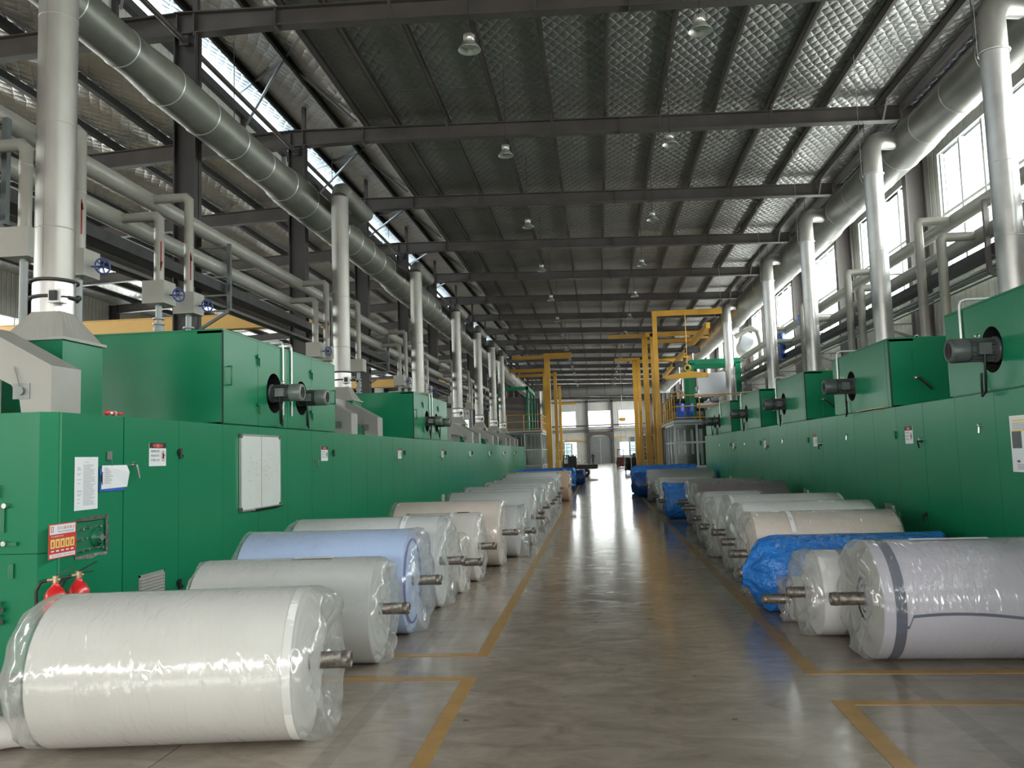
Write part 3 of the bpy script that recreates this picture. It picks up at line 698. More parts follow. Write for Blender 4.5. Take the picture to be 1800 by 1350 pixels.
# things hung on / stuck to the left line
def flat(name, label, cat, x, y0, y1, z0, z1, build):
    t = thing(name, label, cat, (x, (y0 + y1) / 2, z0)); build(t, y1 - y0, z1 - z0); return t
def b_board(t, w, h):
    obj('board_face', MB().box(.006, .014, -w / 2 + .02, w / 2 - .02, .02, h - .02), 'wboard', t)
    mb = MB()
    for q in ((-w / 2, w / 2, 0, .022), (-w / 2, w / 2, h - .022, h), (-w / 2, -w / 2 + .022, 0, h), (w / 2 - .022, w / 2, 0, h)): mb.box(0, .022, *q)
    mb.box(.0145, .0165, -.006, .006, .02, h - .02)
    obj('frame', mb, 'alframe', t)
    mb = MB()
    for a in (-1, 1):
        for b in (0, 1):
            y_, z_ = a * (w / 2 - .025), b * (h - .05)
            mb.box(.0, .028, y_ - .03, y_ + .03, z_ - .003, z_ + .053)
    obj('corner_cap', mb, 'motor', t)
    obj('pen_tray', MB().box(.015, .065, -w * .22, w * .5 - .05, .0, .012).box(.055, .065, -w * .22, w * .5 - .05, .0, .03), 'alframe', t)
    r_ = random.Random(5); mb = MB()
    for k in range(46):
        a = r_.gauss(0, .14) * w + (.16 if k % 2 else -.12); b = h * .5 + r_.gauss(0, .10) * h; l = r_.uniform(.008, .030); q = r_.uniform(-1, 1)
        mb.add([(.0146, a - l, b - .003), (.0146, a + l, b - .003 + q * .01), (.0146, a + l, b + .003 + q * .01), (.0146, a - l, b + .004)], [(0, 1, 2, 3)])
    obj('marker_smudges', mb, 'smudge', t)
    obj('orange_mark', MB().box(.0145, .0148, -.16, -.04, h * .17, h * .185).box(.0145, .0148, .20, .32, h * .50, h * .51), 'pattern_y', t)
flat('whiteboard', 'aluminium-framed whiteboard with grey smudges hung on the green oven wall', 'whiteboard', -4.575, 10.18, 11.53, 1.08, 2.08, b_board)

def text_lines(mb, x, y0, y1, z0, z1, rows, m, seed=1, cols=((0.05, .3), (.34, .95))):
    r_ = random.Random(seed); w = y1 - y0; h = (z1 - z0) / rows
    for i in range(rows):
        for ci, (a, b) in enumerate(cols):
            if ci == 0 and len(cols) > 1 and r_.random() < .6: continue
            e = a + (b - a) * r_.uniform(.55, 1.0); z = z1 - h * (i + .5)
            mb.box(x, x + .0004, y0 + w * a, y0 + w * e, z - h * .17, z + h * .17, m)
def b_notice(t, w, h):
    mb = MB().box(0, .002, -w / 2, w / 2, 0, h)
    put_text(mb, '安全操作规程', (.0027, 0, h * .90), (0, 1, 0), (0, 0, 1), h * .022, 1)
    text_lines(mb, .0022, -w / 2 + .02, w / 2 - .02, h * .08, h * .86, 34, 1, 3)
    o = obj('notice_sheet', mb, ['paper', 'print'], t)
flat('notice_sheet', 'tall white printed notice taped to the green end cabinet', 'notice', -4.576, 6.84, 7.18, 1.33, 1.80, b_notice)
def b_clip(t, w, h):
    obj('backing_board', MB().box(0, .004, -w / 2, w / 2 - .02, -.01, h - .02), 'board', t)
    mb = MB().prism([(.006, -w / 2 + .02, .012), (.012, w / 2 + .01, .02), (.03, w / 2 + .02, h * .7), (.012, w / 2, h), (.006, -w / 2 + .03, h)], (.0015, 0, 0))
    text_lines(mb, .0105, -w / 2 + .06, w * .0, h * .25, h * .92, 12, 1, 9, ((0, 1),))
    obj('paper_sheets', mb, ['paper', 'print'], t)
    obj('clip', MB().tube([(.012, -w / 2 + .03, h * .25), (.02, -w / 2 + .012, h * .3), (.02, -w / 2 + .012, h * .68), (.012, -w / 2 + .03, h * .73)], .004, 6).box(.006, .014, -w / 2 + .01, -w / 2 + .03, h * .35, h * .62), 'tray', t)
    obj('magnet_hook', MB().box(0, .012, -.10, -.03, h + .05, h + .13).tube([(.015, -.065, h + .08), (.03, -.06, h + .04), (.012, -.03, h - .005)], .004, 6), 'motor_l', t)
flat('clipboard', 'blue clipboard with loose white sheets hanging from a magnet hook on the green cabinet', 'clipboard', -4.572, 7.20, 7.62, 1.49, 1.72, b_clip)
def b_fire(t, w, h):
    mb = MB().box(0, .003, -w / 2, w / 2, 0, h, 0)
    def q(a0, a1, b0, b1, m, e=.0036): mb.add([(e, -w / 2 + a0 * w, b0 * h), (e, -w / 2 + a1 * w, b0 * h), (e, -w / 2 + a1 * w, b1 * h), (e, -w / 2 + a0 * w, b1 * h)], [(0, 1, 2, 3)], m)
    q(.03, .97, .70, .97, 1); q(.03, .97, .03, .14, 1)
    put_text(mb, '灭火器放置点', (.0042, w * .12, h * .87), (0, 1, 0), (0, 0, 1), h * .09, 0, w * .66)
    put_text(mb, 'FIRE EXTINGUISHER', (.0042, w * .12, h * .765), (0, 1, 0), (0, 0, 1), h * .04, 3, w * .60)
    q(.07, .16, .76, .93, 0, .0040); q(.095, .135, .78, .91, 1, .0044)
    put_text(mb, '灭火器使用方法', (.0042, -w * .2, h * .64), (0, 1, 0), (0, 0, 1), h * .05, 1, w * .45)
    for k in range(5):
        a = .06 + .18 * k; q(a, a + .155, .30, .56, 2, .0040); q(a + .05, a + .10, .34, .50, 0, .0043)
        q(a + .02, a + .13, .20, .24, 1, .0040)
    put_text(mb, '请勿遮挡 请勿挪用', (.0042, 0, h * .085), (0, 1, 0), (0, 0, 1), h * .045, 0, w * .8)
    obj('sign_plate', mb, ['redprint', 'paper', 'pattern_y', 'ink'], t)
flat('fire_extinguisher_sign', 'red and white fire extinguisher sign on the corner of the green cabinet', 'sign', -4.570, 6.50, 6.86, .95, 1.24, b_fire)
def b_poster(t, w, h):
    mb = MB().box(-.003, 0, -w / 2, w / 2, 0, h)
    def q(a0, a1, b0, b1, m): mb.add([(-.0035, w / 2 - a0 * w, b0 * h), (-.0035, w / 2 - a1 * w, b0 * h), (-.0035, w / 2 - a1 * w, b1 * h), (-.0035, w / 2 - a0 * w, b1 * h)], [(0, 1, 2, 3)], m)
    q(.05, .95, .89, .93, 1); q(.05, .95, .72, .75, 1); q(.3, .95, .56, .59, 1); q(.03, .22, .42, .72, 2)
    for k in range(12): q(.3, .5 + .035 * (k % 5), .28 + .02 * k, .287 + .02 * k, 3)
    for k in range(6): q(.1 + .14 * k, .16 + .14 * k, .17, .21, 2)
    for k in range(5): q(.05, .85 - .05 * (k % 3), .76 + .024 * k, .768 + .024 * k, 3); q(.1, .6, .05 + .02 * k, .058 + .02 * k, 3)
    obj('poster_sheet', mb, ['paper', 'pattern_y', 'motor', 'print'], t)
flat('wall_poster', 'white instruction poster with yellow bands stuck to the right green machine', 'poster', 3.996, 7.55, 8.5, 1.39, 1.93, b_poster)
def extinguisher(loc, label, rz):
    t = thing('fire_extinguisher', label, 'fire extinguisher', loc, rz, 'red fire extinguishers at the cabinet corner')
    obj('cylinder', MB().lathe([(.01, 0), (.072, 0), (.075, .01), (.075, .40), (.068, .45), (.045, .49), (.022, .51), (.022, .53)], (0, 0, 0), (0, 0, 1), 28), 'red', t)
    mb = MB().lathe([(.0760, .13), (.0765, .13), (.0765, .30), (.0760, .30)], (0, 0, 0), (0, 0, 1), 28, 0, True, False, False)
    obj('label', mb, 'label_blue', t)
    obj('valve_head', MB().cyl((0, 0, .52), (0, 0, .575), .02, 12).cyl((-.05, 0, .55), (.03, 0, .55), .013, 10).cyl((0, .01, .56), (0, .04, .56), .018, 12), 'brass', t)
    obj('squeeze_lever', MB().beam((0, 0, .575), (.12, 0, .63), .016, .008).beam((0, 0, .56), (.10, 0, .565), .016, .006), 'black', t)
    obj('hose', MB().tube([(-.04, 0, .55), (-.09, 0, .54), (-.115, 0, .48), (-.11, 0, .35), (-.095, 0, .16)], .011, 8), 'black', t)
    t.scale = (1.2, 1.2, 1.2)
    return t
extinguisher((-4.46, 6.44, .14), 'left red fire extinguisher with looping black hose below the fire sign', .5)
extinguisher((-4.43, 6.70, .14), 'red fire extinguisher in clear bag, standing behind the hosed one', .9)
# the crate both stand on (mostly behind the front roll)
st = obj('extinguisher_stand', MB().box(-4.56, -4.32, 6.32, 6.82, 0, .14), 'red'); tag(st, 'low red stand under the two fire extinguishers at the cabinet corner', 'stand')

# ================================================================== FAN HOUSINGS
def motor(parent, x, n, y, z, R=.115, L=.42):
    """squirrel cage motor on its side, shaft along x, tail towards n"""
    mb = MB().lathe([(R * .9, -.10), (R * .95, -.02), (R * .95, L * .55)], (x, y, z), (n, 0, 0), 28)
    for k in range(20):
        a = 2 * PI * k / 20; c, s_ = math.cos(a), math.sin(a)
        mb.add([(x + n * q, y + c * rr + s_ * e, z + s_ * rr - c * e) for q, rr, e in ((.0, R * .93, .002), (L * .54, R * .93, .002), (L * .54, R * 1.07, .002), (.0, R * 1.07, .002))], [(0, 1, 2, 3)])
    mb.lathe([(R * 1.05, -.06), (R * 1.15, -.05), (R * 1.15, -.02), (R * .9, -.015)], (x, y, z), (n, 0, 0), 28)
    mb.cyl((x - n * .35, y, z), (x, y, z), .025, 10)
    m = obj('motor', mb, 'motor', parent)
    obj('fan_cowl', MB().lathe([(R * .6, L * .55), (R * 1.06, L * .56), (R * 1.08, L * .60), (R * 1.08, L * .94), (R * .98, L), (R * .75, L)], (x, y, z), (n, 0, 0), 28, 0, True, False, False), 'motor_l' if n > 0 else 'motor', m)
    g_ = MB().lathe([(R * .76, L * .99), (R * .01, L * .985)], (x, y, z), (n, 0, 0), 24, 0, False, False, True)
    for q in (.25, .5, .7): g_.torus((x + n * L * .995, y, z), (1, 0, 0), R * q, .003, 20, 5)
    obj('grille', g_, 'tray', m)
    obj('terminal_box', MB().box(*sorted((x + n * .07, x + n * .19)), y - R - .05, y - R * .6, z - .06, z + .055), 'motor_l' if n > 0 else 'motor', m)
    obj('lifting_eye', MB().torus((x + n * .13, y, z + R + .03), (0, 1, 0), .022, .006, 12, 6), 'chrome', m)
    obj('cable', MB().tube([(x + n * .13, y - R - .02, z - .05), (x + n * .13, y - R, z - .22), (x + n * .10, y - .03, z - .42), (x + n * .08, y + .10, z - .46), (x + n * .04, y + .19, z - .36), (x + n * .03, y + .20, z - .22)], .014, 8), 'black', m)
    return m
def toggle(mb, x, n, y, z):
    mb.box(*sorted((x, x + n * .02)), y - .02, y + .02, z - .07, z + .07).cyl((x, y - .035, z + .04), (x + n * .03, y - .035, z + .04), .025, 10).box(*sorted((x + n * .02, x + n * .035)), y - .008, y + .008, z - .10, z + .03)
def housing(s, y0, L, zt, holes, label, depth, conduit, far_split=None, light_front=False):
    X = XL if s < 0 else XR; n = -s
    t = thing('fan_housing', label, 'fan housing', (s * X, y0, 2.195), 0, 'green fan housings on the %s machine line' % ('left' if s < 0 else 'right'))
    h = zt - 2.195; xa, xb = sorted((s * .03, s * depth)); mb = MB()
    mb.box(*sorted((s * .34, s * depth)), 0, L, 0, h)                     # body behind the front recess
    mb.box(*sorted((s * .02, s * .34)), 0, .03, 0, h).box(*sorted((s * .02, s * .34)), L - .03, L, 0, h).box(*sorted((s * .02, s * .34)), 0, L, h - .03, h).box(*sorted((s * .02, s * .34)), 0, L, 0, .02)
    mb.box(*sorted((0, s * depth)), -.012, L + .012, h - .0, h + .02)
    obj('body', mb, ['green', 'seam'], t)
    ys = [0] + ([far_split] if far_split else []) + [L]
    for i in range(len(ys) - 1):
        a, b = ys[i] + .004, ys[i + 1] - .004; mb = MB(); hs = sorted(q for q in holes if a < q[0] < b); cur = a
        for (hy, hz, hr) in hs:
            l, r = max(a, hy - hr * 1.35), min(b, hy + hr * 1.35)
            mb.add([(0, cur, .01), (0, l, .01), (0, l, h - .004), (0, cur, h - .004)], [(0, 1, 2, 3)])
            mb.holed(0, l, r, .01, h - .004, hy, hz, hr, s * .30, 0, 1); cur = r
        mb.add([(0, cur, .01), (0, b, .01), (0, b, h - .004), (0, cur, h - .004)], [(0, 1, 2, 3)])
        obj('front_panel', mb, ['green', 'hole'], t)
    obj('corner_seam', MB().box(*sorted((n * .002, s * .02)), -.002, .004, 0, h).box(*sorted((n * .001, s * .005)), (far_split or .12) - .004, (far_split or .12) + .004, 0, h), 'seam', t)
    for (hy, hz, hr) in holes: motor(t, 0, n, hy, hz)
    for cy_ in conduit:
        zz = holes[0][1] + .05 if s < 0 else holes[0][1] + .14
        zb = zz - .35 if s < 0 else zz
        mb = MB().tube([(n * .02, cy_, zb), (n * .02, cy_, h + .05), (n * .005, cy_, h + .10), (-n * .05, cy_, h + .12), (-n * .5, cy_, h + .12)], .016, 10)
        mb.box(*sorted((0, n * .03)), cy_ - .03, cy_ + .03, h * .55, h * .58)
        obj('conduit', mb, 'pipe', t)
    if s < 0:
        for q in (1.05, 3.15):
            for e in (.78, .22): mb = MB(); toggle(mb, 0, n, q, h * e); obj('toggle_latch', mb, 'green_d', t)
        for q in (.12, L - .15):
            obj('grab_handle', MB().tube([(0, q, h * .42), (.05, q, h * .42), (.05, q, h * .62), (0, q, h * .62)], .01, 8), 'green_d', t)
        obj('panel_seam', MB().box(*sorted((n * .001, s * .003)), 1.04, 1.048, .0, h).box(*sorted((n * .001, s * .003)), 3.16, 3.168, 0, h), 'seam', t)
    else:
        d = MB().box(.32, 1.55, -.02, 0, .06, h - .13)
        obj('side_door', d, 'green', t)
        obj('door_latch', MB().cyl((.35, -.06, h * .42), (.35, -.015, h * .42), .022, 12).box(.28, .33, -.03, -.015, h * .41, h * .44), 'chrome', t)
        obj('door_handle', MB().tube([(.35, -.06, h * .42), (.44, -.065, h * .33), (.52, -.065, h * .24)], .018, 8), 'black', t)
        obj('lifting_eye', MB().torus((.5, .3, h + .05), (0, 1, 0), .03, .008, 12, 6), 'chrome', t)
    return t
hzL = .49
housing(-1, 9.75, 4.37, 3.36, [(1.62, hzL, .285), (2.71, hzL, .265)], 'dented green fan housing with two grey motors above the whiteboard', 2.32, (1.90, 2.24), 2.12)
housing(-1, 20.4, 4.6, 3.36, [(1.6, hzL, .285), (2.9, hzL, .265)], 'smaller-looking green fan housing with two motors, second on the left machine line', 2.32, (1.90, 2.24), 2.12)
nm = ['green fan housing above the poster on the right line', 'green fan housing with a loose board at its foot on the right line', 'third green fan housing from the poster on the right line',
      'fourth green fan housing from the poster on the right line', 'fifth and farthest green fan housing on the right line']
for k, (y, L, hs) in enumerate([(7.1, 2.72, [1.65]), (11.7, 2.7, [1.72]), (16.35, 2.6, [1.85]), (20.8, 2.9, [1.9]), (25.3, 5.8, [2.4, 3.5])]):
    housing(1, y, L, 3.12, [(q, .42, .235) for q in hs], nm[k], 1.6, (hs[0] + (.62 if k < 4 else -.4),))
lb = obj('loose_board', MB().box(3.95, 4.22, 11.9, 13.1, 2.196, 2.206), 'wood'); tag(lb, 'thin pale board lying on top of the right machine in front of a housing', 'board')

# ================================================================== EXHAUST DUCTS
ZL, ZR_ = 7.90, 8.16
def exhaust_left(y, label, arms, cone=True, run=2.1):
    t = thing('exhaust_duct', label, 'duct', (-5.7, y, 2.2), 0, 'vertical exhaust ducts of the left line')
    r = .195; zt = ZL + .05 - 2.2
    m = 'duct'
    mb = MB().tube([(0, 0, 1.28), (0, 0, zt - .22)], r, 32)
    for z in (2.05, 3.2, 4.4): mb.lathe([(r, z - .006), (r + .006, z), (r, z + .006)], (0, 0, 0), (0, 0, 1), 32, 0, True, False, False)
    mb.box(-.004, .004, -r - .004, -r + .002, 1.6, zt - .3)
    obj('riser', mb, m, t)
    mb = MB().tube([(0, 0, zt - .22), (0, .07, zt - .06), (0, .22, zt), (0, run, zt), (-.12, run + .15, zt), (-.66, run + .18, zt)], r, 28)
    mb.lathe([(r, -.01), (r + .015, 0), (r, .01)], (0, 0, zt - .22), (0, 0, 1), 32, 0, True, False, False)
    obj('top_branch', mb, 'duct_dark', t)
    if cone:
        obj('damper', MB().tube([(0, 0, 1.06), (0, 0, 1.46)], r + .012, 32).box(.10, .24, -.24, -.12, 1.22, 1.36), 'alu', t)
        for z in (1.30, 1.48): obj('flange_ring', MB().torus((0, 0, z), (0, 0, 1), r + .035, .016, 32, 8), 'steel', t)
        obj('damper_lever', MB().cyl((.20, -.2, 1.29), (.42, -.22, 1.25), .009, 8).lathe([(.001, 0), (.028, .01), (.028, .04), (.001, .05)], (.42, -.24, 1.25), (0, 1, 0), 12).box(.13, .20, -.27, -.24, 1.24, 1.34), 'tray', t)
        mb = MB(); n = 32; top = [(r * math.cos(2 * PI * k / n), r * math.sin(2 * PI * k / n), 1.16) for k in range(n)]; bot = []
        for k in range(n):
            c, s_ = math.cos(2 * PI * k / n), math.sin(2 * PI * k / n); q = .34 / max(abs(c), abs(s_)); bot.append((c * q, s_ * q, .84))
        mb.loft([bot, top], 0, False, False, False).box(-.37, .37, -.37, .37, .81, .84)
        obj('transition_cone', mb, 'hood', t)
        obj('plenum', MB().box(-.34, .34, -.34, .34, 0, .81), 'green', t)
        pl = [(-1.0, 0), (-1.0, .85), (.18, .82), (.90, .42), (.90, 0), (.62, 0), (.60, .12), (.52, .26), (.36, .34), (.1, .36), (.1, 0)]
        for a in arms:
            mb = MB().prism([(p[0], a, p[1]) for p in pl], (0, .42, 0))
            arm = obj('hood_arm', mb, 'hood', t)
            obj('inspection_port', MB().cyl((.62, a - .03, .20), (.62, a, .20), .035, 16).box(.54, .70, a - .008, a, .13, .27).cyl((.56, a - .02, .42), (.62, a - .03, .24), .005, 6), 'motor_l', arm)
        if len(arms) > 1: obj('plenum_bridge', MB().box(-.9, .18, arms[0] + .42, arms[1], .50, .82), 'hood', t)
    return t
exhaust_left(8.13, 'large near vertical exhaust duct with ringed damper on the left line', [-1.30], True, 1.0)
for k, (y, arms, cone) in enumerate([(18.1, [-2.3, -.35], True), (26.1, [], False), (33.7, [-2.3, -.35], True), (39.9, [-2.3, -.35], True), (45.4, [-2.3, -.35], True), (49.7, [-2.0, -.35], True)]):
    exhaust_left(y, 'vertical exhaust duct of the left line, %s from the ringed near one' % ORD[k], arms, cone)
def exhaust_right(y, label, zb=2.2):
    t = thing('exhaust_duct', label, 'duct', (6.0, y, zb), 0, 'vertical exhaust ducts of the right line')
    r = .19; zt = ZR_ - zb - .05
    obj('base_flange', MB().box(-.26, .26, -.26, .26, 0, .04), 'hood', t)
    mb = MB().tube([(0, 0, .04), (0, 0, zt - .75)], r, 32)
    for z in (1.2, 2.4, 3.5): mb.lathe([(r, z - .006), (r + .005, z), (r, z + .006)], (0, 0, 0), (0, 0, 1), 32, 0, True, False, False)
    obj('riser', mb, 'alu', t)
    mb = MB().tube([(0, 0, zt - .75), (0, 0, zt - .2), (.06, .02, zt - .06), (.2, .06, zt), (.50, .16, zt + .02)], r, 28)
    obj('top_branch', mb, 'duct', t)
    obj('support_ring', MB().torus((0, 0, zt - .75), (0, 0, 1), r + .015, .014, 32, 8).cyl((-r - .04, 0, zt - .75), (-r - .04, 0, zt + 1.9), .006, 6), 'pipe', t)
    return t
for k, y in enumerate([12.33, 17.7, 23.3, 28.6, 37.65]):
    exhaust_right(y, 'bright vertical exhaust duct of the right line, %s along the machine tops' % ORD[k], 2.2 if k < 4 else 2.94)

def main_duct(name, label, x, z, steps, m, ring):
    """steps = [(y, r)] radius changes along y"""
    t = thing(name, label, 'duct', (x, steps[0][0], z)); y00 = steps[0][0]
    mb = MB(); rings = []; n = 40
    prof = []
    for (a, r) in steps: prof.append((r, a - y00))
    mb.lathe(prof, (0, 0, 0), (0, 1, 0), n)
    obj('shell', mb, m, t)
    mb = MB(); y = steps[0][0] + .6
    while y < steps[-1][0]:
        r = [r for (a, r) in steps if a <= y][-1]
        nx = [q for q in steps if q[0] > y]; pv = [q for q in steps if q[0] <= y][-1]
        if nx: r = pv[1] + (nx[0][1] - pv[1]) * (y - pv[0]) / (nx[0][0] - pv[0])
        mb.lathe([(r - .002, -.012), (r + .010, -.004), (r + .010, .004), (r - .002, .012)], (0, y - y00, 0), (0, 1, 0), n, 0, True, False, False); y += ring
    obj('seam_bands', mb, 'pipe', t)
    mb = MB()
    for f in FR:
        if steps[0][0] < f < steps[-1][0]: mb.cyl((0, f + .05 - y00, .3), (0, f + .05 - y00, 9.95 - z), .008, 6)
    obj('hanger_rods', mb, 'tray', t)
    return t
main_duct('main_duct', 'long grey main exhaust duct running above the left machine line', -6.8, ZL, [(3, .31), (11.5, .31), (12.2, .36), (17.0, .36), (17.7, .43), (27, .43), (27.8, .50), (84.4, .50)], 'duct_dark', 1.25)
main_duct('main_duct', 'long galvanised main exhaust duct below the right-hand windows and roof edge', 6.95, ZR_, [(3, .39), (17.0, .39), (17.7, .44), (24, .44), (25, .50), (40, .50), (41, .55), (84.4, .55)], 'duct', 1.5)
t = thing('cross_duct', 'dark horizontal duct crossing the hall far away beneath the roof', 'duct', (0, 85, 8.0))
mb = MB().cyl((-7.2, 0, 0), (7.5, 0, .1), .56, 32)
obj('shell', mb, 'galv_dark', t)
for k in range(8):
    x = -6.3 + 1.8 * k; obj('seam_band', MB().lathe([(.56, -.02), (.575, 0), (.56, .02)], (x, 0, .005 + .0068 * 1.8 * k), (1, 0, 0), 32, 0, True, False, False), 'tray', t)
    if k in (1, 4, 6): obj('hanger_rod', MB().cyl((x, .1, .5), (x, .1, 2.45), .02, 6), 'tray', t)

# ================================================================== THERMAL OIL PIPES, TRAYS, BRACKETS
for s, side in ((-1, 'left'), (1, 'right')):
    X = s * 7.1
    for z, r, w_ in ((6.0, .135, 'upper'), (5.43, .14, 'lower')):
        p = MB().cyl((X, 1, z), (X, 62, z), r, 24)
        for k in range(20): p.lathe([(r, -.01), (r + .006, 0), (r, .01)], (X, 2.5 + 3 * k, z), (0, 1, 0), 24, 0, True, False, False)
        tag(obj('oil_pipe', p, 'lag'), '%s of the two pale lagged pipes along the %s-hand columns' % (w_, side), 'pipe', 'lagged pipes on the column brackets')
    mb = MB().box(X - .13, X + .13, 1, 62, 4.95, 4.96).box(X - .13, X - .12, 1, 62, 4.96, 5.10).box(X + .12, X + .13, 1, 62, 4.96, 5.10).box(X - .12, X + .12, 1, 62, 5.06, 5.13)
    tag(obj('cable_tray', mb, 'tray'), 'dark cable tray full of cables under the %s-hand lagged pipes' % side, 'cable tray')
    mb = MB()
    for k, (dx, z, r) in enumerate(((-.15, 4.72, .035), (-.05, 4.70, .028), (.06, 4.71, .03), (.14, 4.66, .022))): mb.cyl((X + dx, 1, z), (X + dx, 62, z), r, 10)
    tag(obj('conduit_bundle', mb, 'alframe' if s > 0 else 'steel_grey'), 'bundle of thin grey conduits below the %s-hand cable tray' % side, 'conduits')
    for k, y in enumerate(FR[3:12]):
        mb = MB(); xc = s * 7.5 if s < 0 else 7.8; xo = s * 6.88
        mb.box(xo - .035, xo + .035, y - .035, y + .035, 4.6, 5.9)
        for z in (5.86, 5.27, 4.92, 4.62): mb.box(*sorted((xo, xc)), y - .03, y + .03, z - .03, z + .0)
        mb.beam((xo, y, 4.6), (xc, y, 4.25), .05, .05, (0, 1, 0))
        tag(obj('pipe_bracket', mb, 'motor' if s < 0 else 'steel_grey'), 'steel pipe bracket on the %s-hand columns, %s in its row' % (side, ORD[k]), 'bracket', 'pipe brackets bolted to the %s columns' % side)

def drop_pipe(s, y, zp, zb, ztop, label, wheel=True, arrow=0, valve=True, boxz=None):
    """vertical lagged pipe dropping from a header at (7.1, zp) to a machine top at zb"""
    t = thing('drop_pipe', label, 'pipe', (s * 6.4, y, zb), 0, 'lagged drop pipes of the %s line' % ('left' if s < 0 else 'right'))
    zp -= zb; boxz = (boxz or 4.08) - zb
    r = .072 if s < 0 else .085
    mb = MB().tube([(s * .62, 0, zp), (s * .06, 0, zp), (0, 0, zp - .06), (0, 0, boxz + .34)], r, 20)
    mb.lathe([(r, -.01), (r + .006, 0), (r, .01)], (0, 0, boxz + 1.1), (0, 0, 1), 20, 0, True, False, False)
    obj('lagged_pipe', mb, 'lag', t)
    if valve:
        obj('valve_box', MB().box(-.17, .17, -.17, .17, boxz, boxz + .34), 'lag', t)
        vs = MB().cyl((0, 0, 0), (0, 0, boxz), .045, 14)
        for z in (.12, .20, .40, .48): vs.cyl((0, 0, z), (0, 0, z + .025), .085, 18)
        vs.lathe([(.05, .25), (.075, .30), (.075, .36), (.05, .41)], (0, 0, 0), (0, 0, 1), 16)
        obj('valve_body', vs, 'bpanel', t)
    else: obj('lower_pipe', MB().cyl((0, 0, 0), (0, 0, boxz + .4), r, 20), 'lag', t)
    if wheel:
        n = -s; c = (n * .30, .02, boxz + .14)
        w_ = MB().torus(c, (1, -.55 * n, 0), .095, .011, 24, 8).cyl((n * .16, 0, boxz + .14), (n * .32, .03, boxz + .14), .012, 8)
        for k in range(5):
            a = 2 * PI * k / 5; w_.cyl(c, (c[0] + n * .045 * math.cos(a), c[1] + .080 * math.cos(a), c[2] + .093 * math.sin(a)), .008, 6)
        w_.lathe([(.02, 0), (.022, .03)], (c[0] - n * .015, c[1], c[2]), (n, 0, 0), 12)
        obj('handwheel', w_, 'blue', t)
    if arrow:
        a = arrow; z0 = boxz + .75; q = MB()
        xx = .058 if s < 0 else -.07; yy = -.05
        q.box(xx - .010, xx + .008, yy - .004, yy + .001, z0 - .20, z0 + .2)
        tip = z0 + .26 * a; q.add([(xx - .055, yy - .004, tip - .15 * a), (xx + .03, yy - .004, tip - .15 * a), (xx, yy - .004, tip)], [(0, 1, 2)])
        obj('flow_arrow', q, 'arrow', t)
    return t
ZH = {0: 6.0, 1: 5.43}
k = 0
for y, hd, zb, wh, ar in [(8.6, 1, 2.2, False, 0), (9.6, 0, 2.2, True, 1), (11.5, 1, 3.38, True, -1), (12.4, 0, 3.38, True, 1), (18.35, 1, 2.2, True, 0), (19.15, 0, 2.2, True, 1), (21.8, 0, 3.38, False, 0), (26.5, 1, 2.2, True, 0), (27.4, 0, 2.2, True, 0),
                          (30.1, 0, 2.2, True, 0), (30.9, 1, 2.2, True, 0), (36.4, 0, 2.2, False, 0), (37.3, 1, 2.2, False, 0), (41.2, 0, 2.2, False, 0), (42.1, 1, 2.2, False, 0)]:
    drop_pipe(-1, y, ZH[hd], zb, 0, 'pale lagged drop pipe of the left line, %s one counted from the near end' % ORD[k], wh, ar); k += 1
k = 0
for y, hd, zb, wh in [(15.6, 1, 2.2, True), (16.6, 0, 2.2, False), (20.3, 1, 2.2, False), (21.2, 0, 2.2, True), (25.0, 1, 2.2, False), (25.9, 0, 2.2, True), (29.9, 1, 2.2, False), (30.8, 0, 2.2, False)]:
    t = drop_pipe(1, y, ZH[hd], zb, 0, 'pale lagged drop pipe of the right line, %s one counted from the near end' % ORD[k], wh, 0, True, 3.25)
    if k == 0: obj('actuator', MB().box(-.32, -.22, -.05, .05, 1.22, 1.36), 'orange', t)
    k += 1
# bridge crane in the side bay
t = thing('bridge_crane', 'ochre bridge crane girder spanning the side bay behind the left line', 'crane', (-16.4, 26, 6.13))
obj('girder', MB().box(-7.1, 7.2, -.15, .15, .03, .46).box(-7.1, 7.2, -.19, .19, .46, .49).box(-7.1, 7.2, -.19, .19, 0, .03), 'ochre', t)
obj('end_carriage', MB().box(7.0, 7.25, -1.2, 1.2, .0, .3), 'ochre', t)
for x in (-9.25, -23.45): struct('crane_runway_beam', MB().box(x - .15, x + .15, Y0, Y1, 5.72, 5.75).box(x - .012, x + .012, Y0, Y1, 5.75, 6.06).box(x - .15, x + .15, Y0, Y1, 6.06, 6.09), 'steel')

